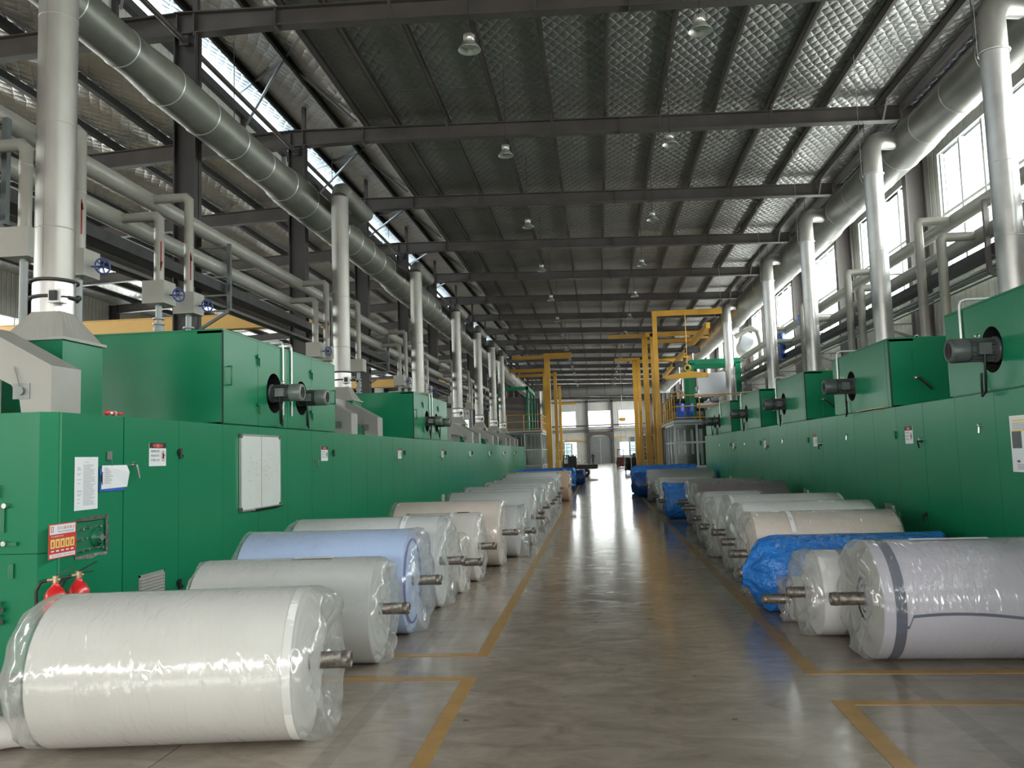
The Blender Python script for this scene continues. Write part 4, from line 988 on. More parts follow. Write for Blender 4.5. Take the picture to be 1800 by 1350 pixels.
# ================================================================== FABRIC ROLLS
def snoise(seed):
    r = random.Random(seed); P = [(r.choice((1, 2, 3, 4, 5, 7, 9, 12)), r.uniform(-9, 9), r.uniform(0, 6.28), r.uniform(.4, 1)) for _ in range(9)]
    tot = sum(p[3] for p in P) * .55
    return lambda a, x: sum(w_ * math.sin(k * a + f * x + ph) for k, f, ph, w_ in P) / tot
def film_mesh(L, R, ext_a, ext_b, seed, amp=1.0, tie=False):
    f = snoise(seed); n = 96; mb = MB(); rings = []
    st = []
    if ext_b > 0: st += [(-L - ext_b * .55, .55, .16), (-L - ext_b, .88, .10), (-L - ext_b * .5, 1.0, .05)]
    st += [(-L - .01, 1.006, .012)]
    k = 10
    for i in range(1, k): st.append((-L * (1 - i / k), 1.008, .006))
    st += [(.0, 1.008, .012)]
    if ext_a > 0:
        st += [(ext_a * .35, 1.01, .035), (ext_a * .7, .97, .07), (ext_a, .86, .12)]
        if tie: st += [(ext_a * 1.35, .55, .14), (ext_a * 1.6, .25, .08), (ext_a * 1.9, .14, .03)]
        else: st += [(ext_a * .75, .62, .12), (ext_a * .35, .38, .10), (ext_a * .30, .16, .04)]
    for (x, q, a) in st:
        ring = []
        for j in range(n):
            t_ = 2 * PI * j / n; nz = f(t_, x * 3)
            rr = R * (q + a * amp * nz); z = R + rr * math.sin(t_); y = rr * math.cos(t_)
            if q < 1.0 and z < R: z -= (1 - q) * R * .25 * (-math.sin(t_))
            if z < .003: z = .003 + .01 * abs(nz) * (1 if a > .03 else 0)
            ring.append((x + (a * .25 * f(t_ + 2, x) if a > .03 else 0), y, z))
        rings.append(ring)
    for a_, b_ in zip(range(len(rings) - 1), range(1, len(rings))):
        far = st[b_][0] <= -L - .001 or st[a_][0] >= -.001 or st[a_][1] < .99
        mb.loft([rings[a_], rings[b_]], 1 if far else 0, True, False, False)
    return mb
def roll_body(L, R, seed, wob=.010):
    r = random.Random(seed); n = 64; mb = MB(); prof = [(.05, -L)]
    m_ = int(R / .022)
    for i in range(1, m_): prof.append((.05 + (R - .06) * i / m_, -L + r.uniform(-wob, wob) * .8))
    prof += [(R - .008, -L), (R, -L + .01), (R, -.012), (R - .008, 0)]
    cone = r.uniform(-.01, .035)
    for i in range(m_ - 1, 0, -1):
        f = i / m_; prof.append((.05 + (R - .06) * f, -cone * (1 - f) + r.uniform(-wob, wob)))
    prof += [(.05, -cone)]
    return mb.lathe(prof, (0, 0, R), (1, 0, 0), n)
ROLLS = []
def fabric_roll(side, x_end, y, L, R, col, label, rot=0.0, film='film', ext=(.12, .10), seed=1, tie=False, spin=.24, sr=.048, extra=None, name='fabric_roll', amp=1.0, group=None):
    t = thing(name, label, 'fabric roll', (x_end, y, 0.001), rot + (0 if side < 0 else PI), group or ('fabric rolls on the floor along the left line' if side < 0 else 'fabric rolls on the floor along the right line'))
    if not isinstance(col, str):
        g_ = sum(col) / 3; col = tuple(min(.86, 1.20 * (g_ + (c - g_) * .95)) for c in col); col = (col[0] * 1.02, col[1] * .99, col[2] * 1.02)
    cm = cloth_mat('cloth_' + str(seed), col) if not isinstance(col, str) else col
    obj('roll', roll_body(L, R, seed), cm, t)
    mb = MB().lathe([(sr - .008, .04), (sr - .008, spin), (sr, spin), (sr, -.1)], (0, 0, R), (1, 0, 0), 24)
    mb.lathe([(sr, spin - .06), (sr + .003, spin - .05), (sr + .003, spin - .03), (sr, spin - .02)], (0, 0, R), (1, 0, 0), 24, 0, True, False, False)
    obj('spindle', mb, 'rust', t)
    if film in ('bluefilm', 'bluefilm_d'): obj('plastic_wrap', film_mesh(L, R, ext[0], ext[1], seed + 50, amp, tie), [film, film], t)
    elif film: obj('plastic_wrap', film_mesh(L, R, ext[0], ext[1], seed + 50, amp, tie), ['film', 'film_c'], t)
    if extra: extra(t, L, R)
    return t
def strip(parent, R, a0, a1, x0, x1, m, name, off=.004, txt=None):
    """a curved strip lying on the roll's surface; angles in degrees measured from the top towards the camera side"""
    mb = MB(); k = 10; rings = []
    for i in range(k + 1):
        a = math.radians(a0 + (a1 - a0) * i / k); rr = R + off; rings.append(((x0, -rr * math.sin(a), R + rr * math.cos(a)), (x1, -rr * math.sin(a), R + rr * math.cos(a))))
    for i in range(k): mb.add([rings[i][0], rings[i][1], rings[i + 1][1], rings[i + 1][0]], [(0, 1, 2, 3)])
    mats = [m]
    if txt:
        a = math.radians((a0 + a1) / 2); rr = R + off + .002; mats.append('ink')
        if x1 - x0 > .15: put_text(mb, txt, ((x0 + x1) / 2, -rr * math.sin(a), R + rr * math.cos(a)), (1, 0, 0), (0, math.cos(a), math.sin(a)), .020, 1)
        else: put_text(mb, txt, ((x0 + x1) / 2, -rr * math.sin(a), R + rr * math.cos(a)), (0, -math.cos(a), -math.sin(a)), (1, 0, 0), .020, 1)
    return obj(name, mb, mats, parent)
def hoop(parent, R, x0, x1, m, name):
    return obj(name, MB().lathe([(R + .003, x0), (R + .003, x1)], (0, 0, R), (1, 0, 0), 64, 0, True, False, False), m, parent)
M['edge_w'] = mat('white_edge_band', (0.74, 0.74, 0.73), 0.6)
M['navy'] = mat('blue_spiral_edge', (0.03, 0.06, 0.42), 0.6)
M['slate'] = mat('dark_slate_edge', (0.10, 0.11, 0.15), 0.6)
M['mauve'] = mat('mauve_cloth', (0.33, 0.29, 0.33), 0.7)

def ex_L1(t, L, R):
    hoop(t, R, -.05, -.002, 'edge_w', 'edge_band')
def ex_L2(t, L, R): strip(t, R, -3, 8, -.72, -.38, 'paper', 'batch_label', .012, '76W 24 DLM 1502')
def ex_L3(t, L, R):
    obj('blue_edge_ring', MB().torus((.012, 0, R), (1, 0, 0), R * .80, .009, 64, 8), 'navy', t)
def ex_L4(t, L, R): strip(t, R, -8, 42, -.42, -.36, 'paper', 'batch_label', .012, 'No.12 360')
def ex_L5(t, L, R):
    strip(t, R, 0, 55, -.36, -.31, 'paper', 'batch_label', .012, '4 7'); strip(t, R, -25, -5, -.30, -.12, 'mauve', 'stamp_patch', .012)
def ex_R1(t, L, R):
    hoop(t, R, -.16, -.08, 'slate', 'dark_edge_stripe')
    mb = MB(); k = 60; pr = None
    for i in range(k + 1):
        x = -.12 - (L - .15) * i / k; a = math.radians(100 + 5 * math.sin(x * 3.1) + (10 if x > -.2 else 0)); rr = R + .004
        pt = []
        for da in (-1.4, 1.4): pt.append((x, rr * math.sin(a + math.radians(da)), R + rr * math.cos(a + math.radians(da))))
        if pr: mb.add([pr[0], pr[1], pt[1], pt[0]], [(0, 1, 2, 3)])
        pr = pt
    obj('dark_selvedge_line', mb, 'slate', t)
    obj('core_shade_disc', MB().lathe([(.175, .012), (.17, .006), (.10, .004), (.05, .006)], (0, 0, R), (1, 0, 0), 32, 0, True, False, False), 'tray', t)  # shallow dark disc, colour stands in for shade inside the core
    obj('end_disc', MB().lathe([(R * .97, .008), (R * .94, .012), (.175, .012)], (0, 0, R), (1, 0, 0), 48, 0, True, False, False), 'hood', t)
    mb = strip(t, R, -3, -10, -.95, -.35, 'paper', 'batch_label', .012, 'LOT 8812 171')
def ex_R4(t, L, R): strip(t, R, -55, -8, -.44, -.39, 'paper', 'batch_label', .012, '2 0 7')
def ex_R9(t, L, R):
    for x in (-.5, -.95, -1.35): obj('binding_strap', MB().lathe([(R + .012, x), (R + .012, x - .03)], (0, 0, R), (1, .12, 0), 48, 0, True, False, False), 'pipe', t)

fl, fr_ = -1, 1
# left row, from the camera away
fabric_roll(-1, -1.86, 5.14, 1.52, .455, (.55, .56, .52), 'large pale green-grey fabric roll in clear film, frontmost of the left row', .12, seed=1, extra=ex_L1, ext=(.16, .16), amp=.7, spin=.27, sr=.052)
fabric_roll(-1, -1.89, 6.98, 1.50, .435, (.44, .46, .445), 'grey-green fabric roll with a white paper label strip, second in the left row', .05, seed=2, extra=ex_L2, ext=(.10, .05), spin=.25)
fabric_roll(-1, -1.88, 8.12, 1.60, .50, (.36, .49, .76), 'light blue fabric roll with a blue spiral edge in clear film', .03, seed=3, extra=ex_L3, ext=(.15, .07), spin=.30)
fabric_roll(-1, -1.84, 9.50, 1.66, .51, (.56, .60, .595), 'pale grey-white fabric roll just behind the light blue one', .02, seed=4, extra=ex_L4, ext=(.14, .10), spin=.28)
fabric_roll(-1, -1.76, 10.45, .80, .37, (.66, .62, .56), 'short low cream fabric roll squeezed behind the grey-white one', .0, seed=5, ext=(.06, .08), spin=.26)
fabric_roll(-1, -1.70, 11.42, .95, .46, (.68, .645, .60), 'off-white fabric roll with a narrow label and mauve patch', .0, seed=6, extra=ex_L5, ext=(.08, .08), spin=.26)
fabric_roll(-1, -1.56, 12.95, 1.62, .50, (.64, .56, .49), 'cream-pink fabric roll, the warmest coloured in the left row', .0, seed=7, ext=(.06, .10), spin=.27)
fabric_roll(-1, -1.40, 14.05, .60, .42, (.52, .53, .53), 'grey fabric roll in heavily crumpled film behind the cream-pink roll', .0, seed=8, ext=(.16, .06), spin=.30, amp=1.5)
fabric_roll(-1, -1.32, 16.0, 1.55, .50, (.50, .53, .52), 'full-width grey-green roll, first after the crumpled short roll on the left', .0, seed=9, ext=(.10, .10), spin=.25)
names = ['fabric roll of the left row, first one beyond the full-width grey-green roll', 'fabric roll of the left row, second one beyond the full-width grey-green roll', 'fabric roll of the left row, third one beyond the full-width grey-green roll',
         'fabric roll of the left row, fourth one beyond the full-width grey-green roll', 'fabric roll of the left row, fifth one beyond the full-width grey-green roll', 'fabric roll of the left row, sixth one beyond the full-width grey-green roll']
for k, (y, xe, L, c) in enumerate([(17.5, -1.42, 1.3, (.62, .60, .56)), (19.2, -1.40, 1.7, (.50, .53, .53)), (20.7, -1.36, 1.4, (.60, .60, .58)), (22.3, -1.38, 1.68, (.48, .50, .49)), (23.9, -1.36, 1.66, (.50, .53, .51)), (26.0, -1.42, 1.6, (.58, .60, .59))]):
    fabric_roll(-1, xe, y, L, .49, c, 'pale ' + names[k], .0, seed=20 + k, ext=(.12, .08), spin=.24, amp=1.2)
fabric_roll(-1, -1.46, 28.4, 1.7, .54, (.60, .63, .62), 'tall white fabric roll in front of the peach-ended roll far on the left', 0, seed=30, ext=(.14, .1))
fabric_roll(-1, -1.10, 30.0, 1.9, .54, (.62, .42, .28), 'peach-brown ended fabric roll next to the far blue-wrapped rolls', 0, seed=31, ext=(.10, .1))
fabric_roll(-1, -1.50, 33.2, 1.7, .55, 'bluefilm_d', 'blue-wrapped fabric roll in the left row, first behind the peach-ended roll', 0, 'bluefilm', (.20, .1), 32, amp=1.4)
fabric_roll(-1, -1.32, 38.4, 2.0, .52, 'bluefilm_d', 'blue-wrapped fabric roll in the left row, middle one of three far blue rolls', 0, 'bluefilm', (.24, .1), 33, amp=1.6)
fabric_roll(-1, -.98, 44.2, 2.1, .41, 'bluefilm_d', 'blue-wrapped fabric roll in the left row, farthest, beside the cargo cart', 0, 'bluefilm_d', (.24, .1), 34, amp=1.6)
# right row
fabric_roll(1, 2.09, 7.02, 1.80, .462, (.37, .37, .42), 'large lavender-grey fabric roll with a dark edge stripe, frontmost of the right row', .0, seed=41, extra=ex_R1, ext=(.10, .02), spin=.27, sr=.052, amp=.6)
fabric_roll(1, 1.90, 7.88, .52, .375, (.56, .57, .56), 'short pale fabric roll heaped in crumpled film behind the lavender roll', .0, seed=42, ext=(.14, .08), amp=1.8, extra=lambda t, L, R: hoop(t, R, -.42, -.20, 'mauve', 'mauve_cloth_band'))
fabric_roll(1, 1.82, 8.46, .34, .215, (.64, .62, .58), 'smallest cream fabric roll lying before the blue-wrapped roll', .0, seed=43, ext=(.10, .06), amp=1.6, spin=.28)
fabric_roll(1, 1.84, 9.07, 1.60, .385, 'bluefilm', 'long bright blue plastic-wrapped roll near the front of the right row', .0, 'bluefilm', (.20, .06), 44, tie=True, spin=.42, amp=1.2)
fabric_roll(1, 1.72, 9.95, 1.58, .475, (.60, .54, .47), 'beige fabric roll in clear film directly behind the bright blue one', .0, seed=45, extra=ex_R4, ext=(.10, .03), spin=.26)
fabric_roll(1, 1.78, 10.98, 1.60, .50, (.66, .70, .685), 'bright white fabric roll directly behind the beige one', .0, seed=46, ext=(.10, .03), spin=.26)
fabric_roll(1, 1.80, 12.05, 1.52, .52, (.53, .55, .54), 'pale grey fabric roll directly behind the bright white one', .0, seed=47, ext=(.10, .03), spin=.25)
fabric_roll(1, 1.78, 13.50, .95, .47, (.60, .62, .61), 'shorter whitish fabric roll behind the pale grey one on the right', .0, seed=48, ext=(.12, .08), spin=.24)
fabric_roll(1, 1.86, 15.2, .95, .47, (.56, .58, .57), 'shorter whitish fabric roll just before the dark mauve roll', .0, seed=49, ext=(.12, .08), spin=.22)
fabric_roll(1, 1.95, 17.3, 1.75, .51, (.14, .11, .13), 'dark mauve fabric roll with pale binding straps on the right', .0, seed=50, extra=ex_R9, ext=(.08, .06), spin=.3)
fabric_roll(1, 2.05, 19.4, 1.60, .51, (.20, .18, .18), 'dark grey-brown fabric roll behind the strapped mauve one', .0, seed=51, ext=(.08, .06), spin=.3)
fabric_roll(1, 1.75, 21.1, .52, .44, 'bluefilm', 'short bright blue-wrapped roll standing out in the middle of the right row', .0, 'bluefilm', (.16, .08), 52, spin=.30, amp=1.4)
fabric_roll(1, 1.66, 23.3, .80, .44, (.60, .61, .60), 'white fabric roll just beyond the short bright blue roll', .0, seed=53, ext=(.08, .08), spin=.26)
fabric_roll(1, 1.75, 24.6, 1.5, .46, (.62, .62, .62), 'whitish fabric roll in front of the wide silver-grey roll', .0, seed=54, ext=(.12, .08), spin=.26)
fabric_roll(1, 1.72, 28.6, 2.1, .53, (.40, .41, .42), 'wide silver-grey fabric roll in front of the far dark blue roll', .0, seed=55, ext=(.10, .08), spin=.26)
fabric_roll(1, 1.60, 34.2, 2.2, .56, 'bluefilm_d', 'farthest dark blue-wrapped roll of the right row beside the booth', .0, 'bluefilm', (.30, .1), 56, amp=1.8)
fabric_roll(1, 1.52, 31.4, .6, .46, 'bluefilm_d', 'short dark blue bundle in front of the farthest blue roll', .0, 'bluefilm_d', (.25, .1), 57, amp=1.9)
# white cloth tail by the front roll
mb = MB(); f = snoise(77); rings = []
for i in range(12):
    q = i / 11; x = -3.50 - .58 * q; yy = 4.98 - .28 * q; rr = .085 + .03 * math.sin(PI * q)
    rings.append([(x, yy + rr * math.cos(2 * PI * j / 24) * (1 + .12 * f(2 * PI * j / 24, q * 4)), max(.004, rr * .85 * (1 + math.sin(2 * PI * j / 24) * (1 + .1 * f(j * .3, q * 5))))) for j in range(24)])
mb.loft(rings, 0, True)
tag(obj('cloth_bundle', mb, cloth_mat('white_cloth', (.62, .60, .58))), 'white cloth bundle on the floor at the far end of the frontmost left roll', 'cloth')
# crumpled red and white wrapper on the machine top
mb = MB(); r_ = random.Random(8)
for k in range(5): mb.lathe([(.001, 0), (r_.uniform(.015, .03), .02), (r_.uniform(.01, .03), .05), (.001, .07)], (-4.66 + r_.uniform(-.02, .02), 7.42 + .05 * k, 2.22), (r_.uniform(-.5, .5), 1, .1), 7, k % 2, False)
tag(obj('wrapper', mb, ['redprint', 'paper']), 'crumpled red and white wrapper lying on the left machine top', 'wrapper')

# ================================================================== BOOTHS, PLATFORMS, CRANES, FAR THINGS
def booth(x0, x1, y0, y1, h, label, aisle, door=True):
    """glazed control booth; aisle = x of the face towards the aisle"""
    t = thing('control_booth', label, 'booth', ((x0 + x1) / 2, y0, 0), 0, 'glazed control booths beside the aisle')
    w = x1 - x0; L = y1 - y0; a = -w / 2; b = w / 2; fx = a if aisle == x0 else b; n = -1 if aisle == x0 else 1
    obj('lower_panel', MB().box(a, b, 0, .05, 0, 1.0).box(a, b, L - .05, L, 0, 1.0).box(a, a + .05, 0, L, 0, 1.0).box(b - .05, b, 0, L, 0, 1.0), 'bpanel', t)
    obj('roof_slab', MB().box(a - .03, b + .03, -.03, L + .03, h - .08, h), 'gframe', t)
    mb = MB(); cx = [a, (a + b) / 2, b]; q = .045
    for x in cx: mb.box(x - q, x + q, -.01, .07, 1.0, h - .08)
    for z in (1.0, 2.0): mb.box(a, b, -.012, .05, z - .04, z + .04)
    m_ = 3; 
    for i in range(m_ + 1):
        y = L * i / m_; mb.box(fx - q, fx + q, y - q, y + q, 0, h - .08)
    for z in (1.0, 2.0): mb.box(fx - q, fx + q, 0, L, z - .03, z + .03)
    obj('window_frame', mb, 'gframe', t)
    obj('front_glazing', MB().box(a, b, .02, .03, 1.0, h - .08), 'bglass', t)
    obj('side_glazing', MB().box(fx - .005 * n - .005, fx - .005 * n + .005, .03, L, 1.0, h - .08), 'bglass', t)
    obj('control_desk', MB().box(a + .2, b - .2, L * .5, L * .5 + .5, 0, .9).box(a + .3, b - .5, L * .5 + .2, L * .5 + .3, .9, 1.5), 'tray', t)
    return t
booth(3.2, 5.0, 34.9, 39.3, 2.8, 'glazed control booth beneath the yellow railing at the end of the right line', 3.2)
booth(-5.75, -3.6, 53.0, 58.5, 3.1, 'glazed control booth beneath the yellow railing at the end of the left line', -3.6)
booth(3.3, 4.2, 62, 66, 2.9, 'narrow grey booth behind the right-hand yellow posts', 3.3)
booth(-3.9, -3.2, 75, 79, 2.9, 'narrow pale booth behind the left-hand yellow posts', -3.2)
booth(-4.3, -3.2, 100, 103, 2.9, 'far glazed booth left of the end gate', -3.2)
booth(3.6, 4.8, 94, 97, 3.4, 'far glazed booth right of the end gate', 3.6)
def railing(pts, z, label, h=1.0):
    t = thing('platform_railing', label, 'railing', (0, 0, 0), 0, 'yellow platform railings')
    mb = MB()
    for a, b in zip(pts[:-1], pts[1:]):
        for q in (h, h * .55, .08): mb.cyl((*a, z + q), (*b, z + q), .024, 8)
        d = math.dist(a, b); k = max(1, round(d / 1.1))
        for i in range(k + 1): x = a[0] + (b[0] - a[0]) * i / k; y = a[1] + (b[1] - a[1]) * i / k; mb.cyl((x, y, z), (x, y, z + h), .024, 8)
    obj('rails', mb, 'yellow', t)
    return t
def platform(x0, x1, y0, y1, z, label):
    mb = MB().box(x0, x1, y0, y1, z - .12, z)
    for x in (x0 + .08, x1 - .1):
        for y in (y1 - .1,): mb.box(x - .06, x + .06, y - .06, y + .06, 0, z - .12)
    return tag(obj('platform', mb, 'bpanel'), label, 'platform')
platform(3.16, 7.4, 34.6, 46, 2.93, 'grey steel work platform above the right control booth')
platform(-7.0, -3.5, 52.6, 60, 3.24, 'grey steel work platform above the left control booth')
railing([(7.3, 34.65), (3.2, 34.65), (3.2, 45.9)], 2.94, 'yellow railing around the right platform')
railing([(-6.9, 52.65), (-3.55, 52.65), (-3.55, 59.9)], 3.25, 'yellow railing around the left platform')
# stairs at the platforms
t = thing('stairway', 'yellow stair handrail climbing to the right platform', 'stairs', (2.95, 46, 0))
mb = MB()
for x in (0.2, -.5): mb.cyl((x, 0, 3.9), (x, 4.0, .9), .024, 8).beam((x, 0, 2.9), (x, 4.0, 0.05), .05, .2)
for k in range(11): mb.box(-.5, .2, .3 + .35 * k, .5 + .35 * k, 2.68 - .252 * k, 2.71 - .252 * k)
obj('stair_frame', mb, 'yellow', t)

def post_crane(x, y, h, w_, arms, label, rail=None):
    t = thing('post_crane', label, 'crane', (x, y, 0), 0, 'yellow post cranes beside the aisle')
    obj('post', MB().box(-w_ / 2, w_ / 2, -w_ / 2, w_ / 2, 0, h).box(-w_, w_, -w_, w_, 0, .03), 'yellow', t)
    for (a, b, z, d) in arms:
        obj('arm', MB().box(min(a, b), max(a, b), -.09, .09, z - d, z), 'yellow', t)
    return t
post_crane(2.84, 38.6, 8.15, .20, [(-.12, 3.2, 8.18, .24)], 'nearest yellow post with a long arm reaching right over the platform')
post_crane(3.05, 44.0, 7.9, .18, [(-.3, 3.0, 7.95, .22)], 'yellow post just behind the one with the long arm')
post_crane(2.78, 45.8, 8.1, .30, [(-2.0, 0.1, 8.15, .18), (0, 2.6, 7.8, .2)], 'thick yellow post with a jib arm reaching left over the aisle')
post_crane(2.95, 56.5, 8.0, .22, [(-1.6, .1, 8.05, .18), (0, 3, 7.9, .2)], 'yellow post with low-looking jib arm, fourth of the right group')
post_crane(2.72, 57.5, 8.0, .28, [(0, 3, 8.0, .2)], 'yellow post standing leftmost in the right group')
post_crane(-3.0, 51.6, 8.0, .34, [(-.1, 1.55, 8.0, .34), (-2.2, 0, 7.9, .22)], 'thick yellow post with a short jib over the aisle, left group')
post_crane(-3.75, 60.5, 7.9, .20, [(-3.2, .1, 8.0, .24)], 'thin yellow post left of the thick one, left group')
post_crane(-3.05, 62.5, 7.9, .24, [(-3.0, 0, 7.8, .2)], 'yellow post right behind the thick one, left group')
post_crane(-3.15, 72.0, 7.6, .22, [(0, 1.4, 6.1, .16)], 'farthest yellow post of the left group with a low side arm')
t = thing('monorail_hoist', 'yellow monorail with chain hoists running above the right platform', 'hoist', (5.3, 38, 7.44))
obj('rail', MB().box(-.09, .09, .7, 27, -.14, .12).box(-.7, .7, 6.0, 6.2, .12, .2).box(-.7, .7, 15, 15.2, .12, .2), 'yellow', t)
for q in (7.0, 14.5): obj('hoist_body', MB().box(-.28, .28, q, q + .5, -.52, -.18).cyl((-.4, q + .25, -.36), (.4, q + .25, -.36), .13, 14), 'tray', t)
for q in (7.2, 14.7): obj('hoist_chain', MB().cyl((0, q, -.5), (0, q, -1.6), .02, 6), 'chrome', t)
t = thing('spreader_beam', 'yellow lifting spreader beam with hook hanging near the fabric frame', 'lifting beam', (4.0, 37.2, 4.85))
obj('beam', MB().prism([(-.9, 0, 0), (1.0, 0, .05), (1.0, 0, .22), (.2, 0, .34), (-.9, 0, .16)], (0, .12, 0)), 'yellow', t)
obj('hook_block', MB().torus((.1, .06, .48), (0, 1, 0), .13, .035, 16, 8).cyl((.1, .06, .6), (.1, .06, 3.0), .015, 6), 'yellow', t)
# green frame with white web on the right platform
t = thing('batching_frame', 'green machine frame holding a broad white fabric web on the right platform', 'winding frame', (5.45, 38.4, 2.93))
mb = MB().box(-1.12, 1.15, -.1, .1, 2.65, 2.88).box(-1.12, 1.15, 2.0, 2.2, 2.65, 2.88)
for x in (-1.05, 1.05):
    for y in (0, 2.1): mb.box(x - .12, x + .12, y - .1, y + .1, 0, 2.7)
    mb.box(x - .1, x + .1, 0, 2.1, 2.66, 2.85)
obj('frame', mb, 'green', t)
obj('fabric_web', MB().prism([(-.82, -.16, 2.22), (.86, -.16, 2.28), (.90, -.24, 1.28), (-.78, -.24, 1.28)], (0, .015, 0)), 'fabric_w', t)
obj('web_roller', MB().cyl((-.98, -.2, 1.22), (1.1, -.2, 1.22), .09, 20).cyl((-.9, -.2, .75), (.4, -.2, .75), .11, 20), 'fabric_w', t)
for i, (x, y, m, lab) in enumerate([(3.6, 36.2, 'board', 'blue plastic drum on the right platform'), (4.05, 36.6, 'bluefilm_d', 'dark blue sack standing next to the drum on the right platform')]):
    o = obj('drum' if i == 0 else 'sack', MB().lathe([(.16, 0), (.18, .05), (.18, .4), (.19, .42), (.18, .44), (.18, .7), (.14, .76), (.02, .77)], (x, y, 2.94), (0, 0, 1), 24), m); tag(o, lab, 'drum' if i == 0 else 'sack')
t = thing('winding_machine', 'dark winding machinery cluttered behind the railing on the right platform', 'machine', (4.4, 41.4, 2.93))
mb = MB().box(-.9, .3, 0, 1.2, 0, .9).box(-.6, -.4, .2, .4, .9, 1.6).cyl((-.9, .3, 1.2), (.9, .3, 1.2), .12, 16).cyl((-.9, .7, .95), (.9, .7, .95), .16, 16).box(.3, .9, .2, .9, 0, 1.1)
obj('machine_base', mb, 'tray', t)
obj('roller', MB().cyl((-.7, -.1, .5), (.8, -.1, .5), .14, 20), 'hood', t)
obj('copper_pipes', MB().tube([(-.8, -.1, .2), (-.8, -.1, 1.5), (-.3, -.1, 1.7), (.2, -.1, 1.2)], .04, 8).tube([(-.5, -.2, .2), (-.2, -.2, 1.6), (.1, -.2, 1.65)], .03, 8), 'wood', t)
# left: green tower with dark screens
t = thing('washing_tower', 'dark green machine tower with grey screens behind the left railing', 'machine', (-5.7, 56.0, 3.25))
obj('frame', MB().box(-1.0, 1.1, 0, .2, 2.85, 3.1).box(-1.0, -.85, 0, .2, 0, 2.85).box(.95, 1.1, 0, .2, 0, 3.0).box(.95, 1.1, 0, 6, 2.85, 3.1).box(.95, 1.1, 3, 3.2, 0, 2.9).box(.95, 1.1, 5.8, 6, 0, 2.9), 'green', t)
obj('screen', MB().box(-.85, .95, .2, .25, 0, 2.4), 'steel_grey', t)
obj('inner_body', MB().box(-.85, .85, 1.2, 5.5, 0, 2.2), 'cloth_d', t)
obj('steel_stack', MB().cyl((1.6, 9, 0), (1.6, 9, 3.4), .33, 20), 'duct', t)
# big galvanised elbow by the right wall
t = thing('transfer_duct', 'broad pale duct elbow crossing from the main duct to the right wall', 'duct', (7.0, 41.0, 6.7))
obj('elbow', MB().tube([(.1, 0, .25), (.45, 0, 0.15), (.72, .3, 0.1), (.72, 2.2, 0.1)], .46, 28).lathe([(.46, 0), (.48, .02), (.46, .04)], (.72, 1, .1), (0, 1, 0), 28), 'fabric_w', t)
obj('small_loop', MB().tube([(-.2, -.6, .35), (.5, -.6, .75), (.85, -.6, .6), (.95, -.6, .1), (.95, -.6, -1.4)], .12, 16), 'lag', t)
for q, (x, y, z, m, lab) in enumerate([(6.85, 31.2, 5.62, 'bluefilm_d', 'dark blue cloth draped over the right lagged pipes'), (6.8, 27.6, 5.72, 'board', 'bright blue bag tied onto the right lagged pipes')]):
    f = snoise(90 + q); rings = []
    for i in range(9):
        a = i / 8; rings.append([(x + .02 + (.16 - .05 * a) * math.cos(2 * PI * j / 20) * (1 + .15 * f(j * .3, a * 5)), y + (.30 - .08 * a) * math.sin(2 * PI * j / 20) * (1 + .15 * f(j * .3 + 1, a * 5)), z - (.95 if q == 0 else .3) * a + .25) for j in range(20)])
    tag(obj('draped_cloth' if q == 0 else 'tied_bag', MB().loft(rings, 0, True), m), lab, 'cloth' if q == 0 else 'bag')

# three-wheeled cargo cart
t = thing('cargo_cart', 'dark cargo tricycle with caged cab and flat bed parked left of the aisle', 'cargo tricycle', (-1.22, 60.0, 0))
obj('flat_bed', MB().box(-.35, 1.15, -.6, .6, .55, .80).box(-.35, 1.15, -.6, -.56, .8, .86).box(-1.4, -.35, -.35, .35, .42, .56), 'cart', t)
mb = MB()
for x in (-1.3, -.95, -.6, -.4):
    mb.tube([(x, -.5, .5), (x, -.5, 1.45), (x + .04, -.4, 1.58), (x + .04, .4, 1.58), (x, .5, 1.45), (x, .5, .5)], .028, 8)
for z in (.95, 1.3, 1.57): mb.cyl((-1.3, -.47, z), (-.38, -.47, z), .022, 8)
obj('cab_cage', mb, 'black', t)
obj('cab_body', MB().box(-.95, -.4, -.42, .42, .5, 1.5).box(-1.35, -.95, -.3, .3, .5, .95), 'cart', t)
for x, y in ((.30, -.62), (.30, .62), (-1.45, 0)):
    w_ = obj('wheel', MB().torus((x, y, .27), (0, 1, 0), .21, .06, 28, 10), 'tyre', t)
    obj('wheel_rim', MB().lathe([(.001, -.03), (.16, -.02), (.16, .02), (.001, .03)], (x, y, .27), (0, 1, 0), 20), 'chrome', w_)
obj('handlebar', MB().tube([(-1.35, -.3, 1.15), (-1.4, 0, 1.1), (-1.35, .3, 1.15)], .02, 8).cyl((-1.45, 0, .3), (-1.38, 0, 1.1), .03, 8), 'black', t)
obj('tail_light', MB().box(-.37, -.3, -.63, -.6, .7, .8), 'redprint', t)
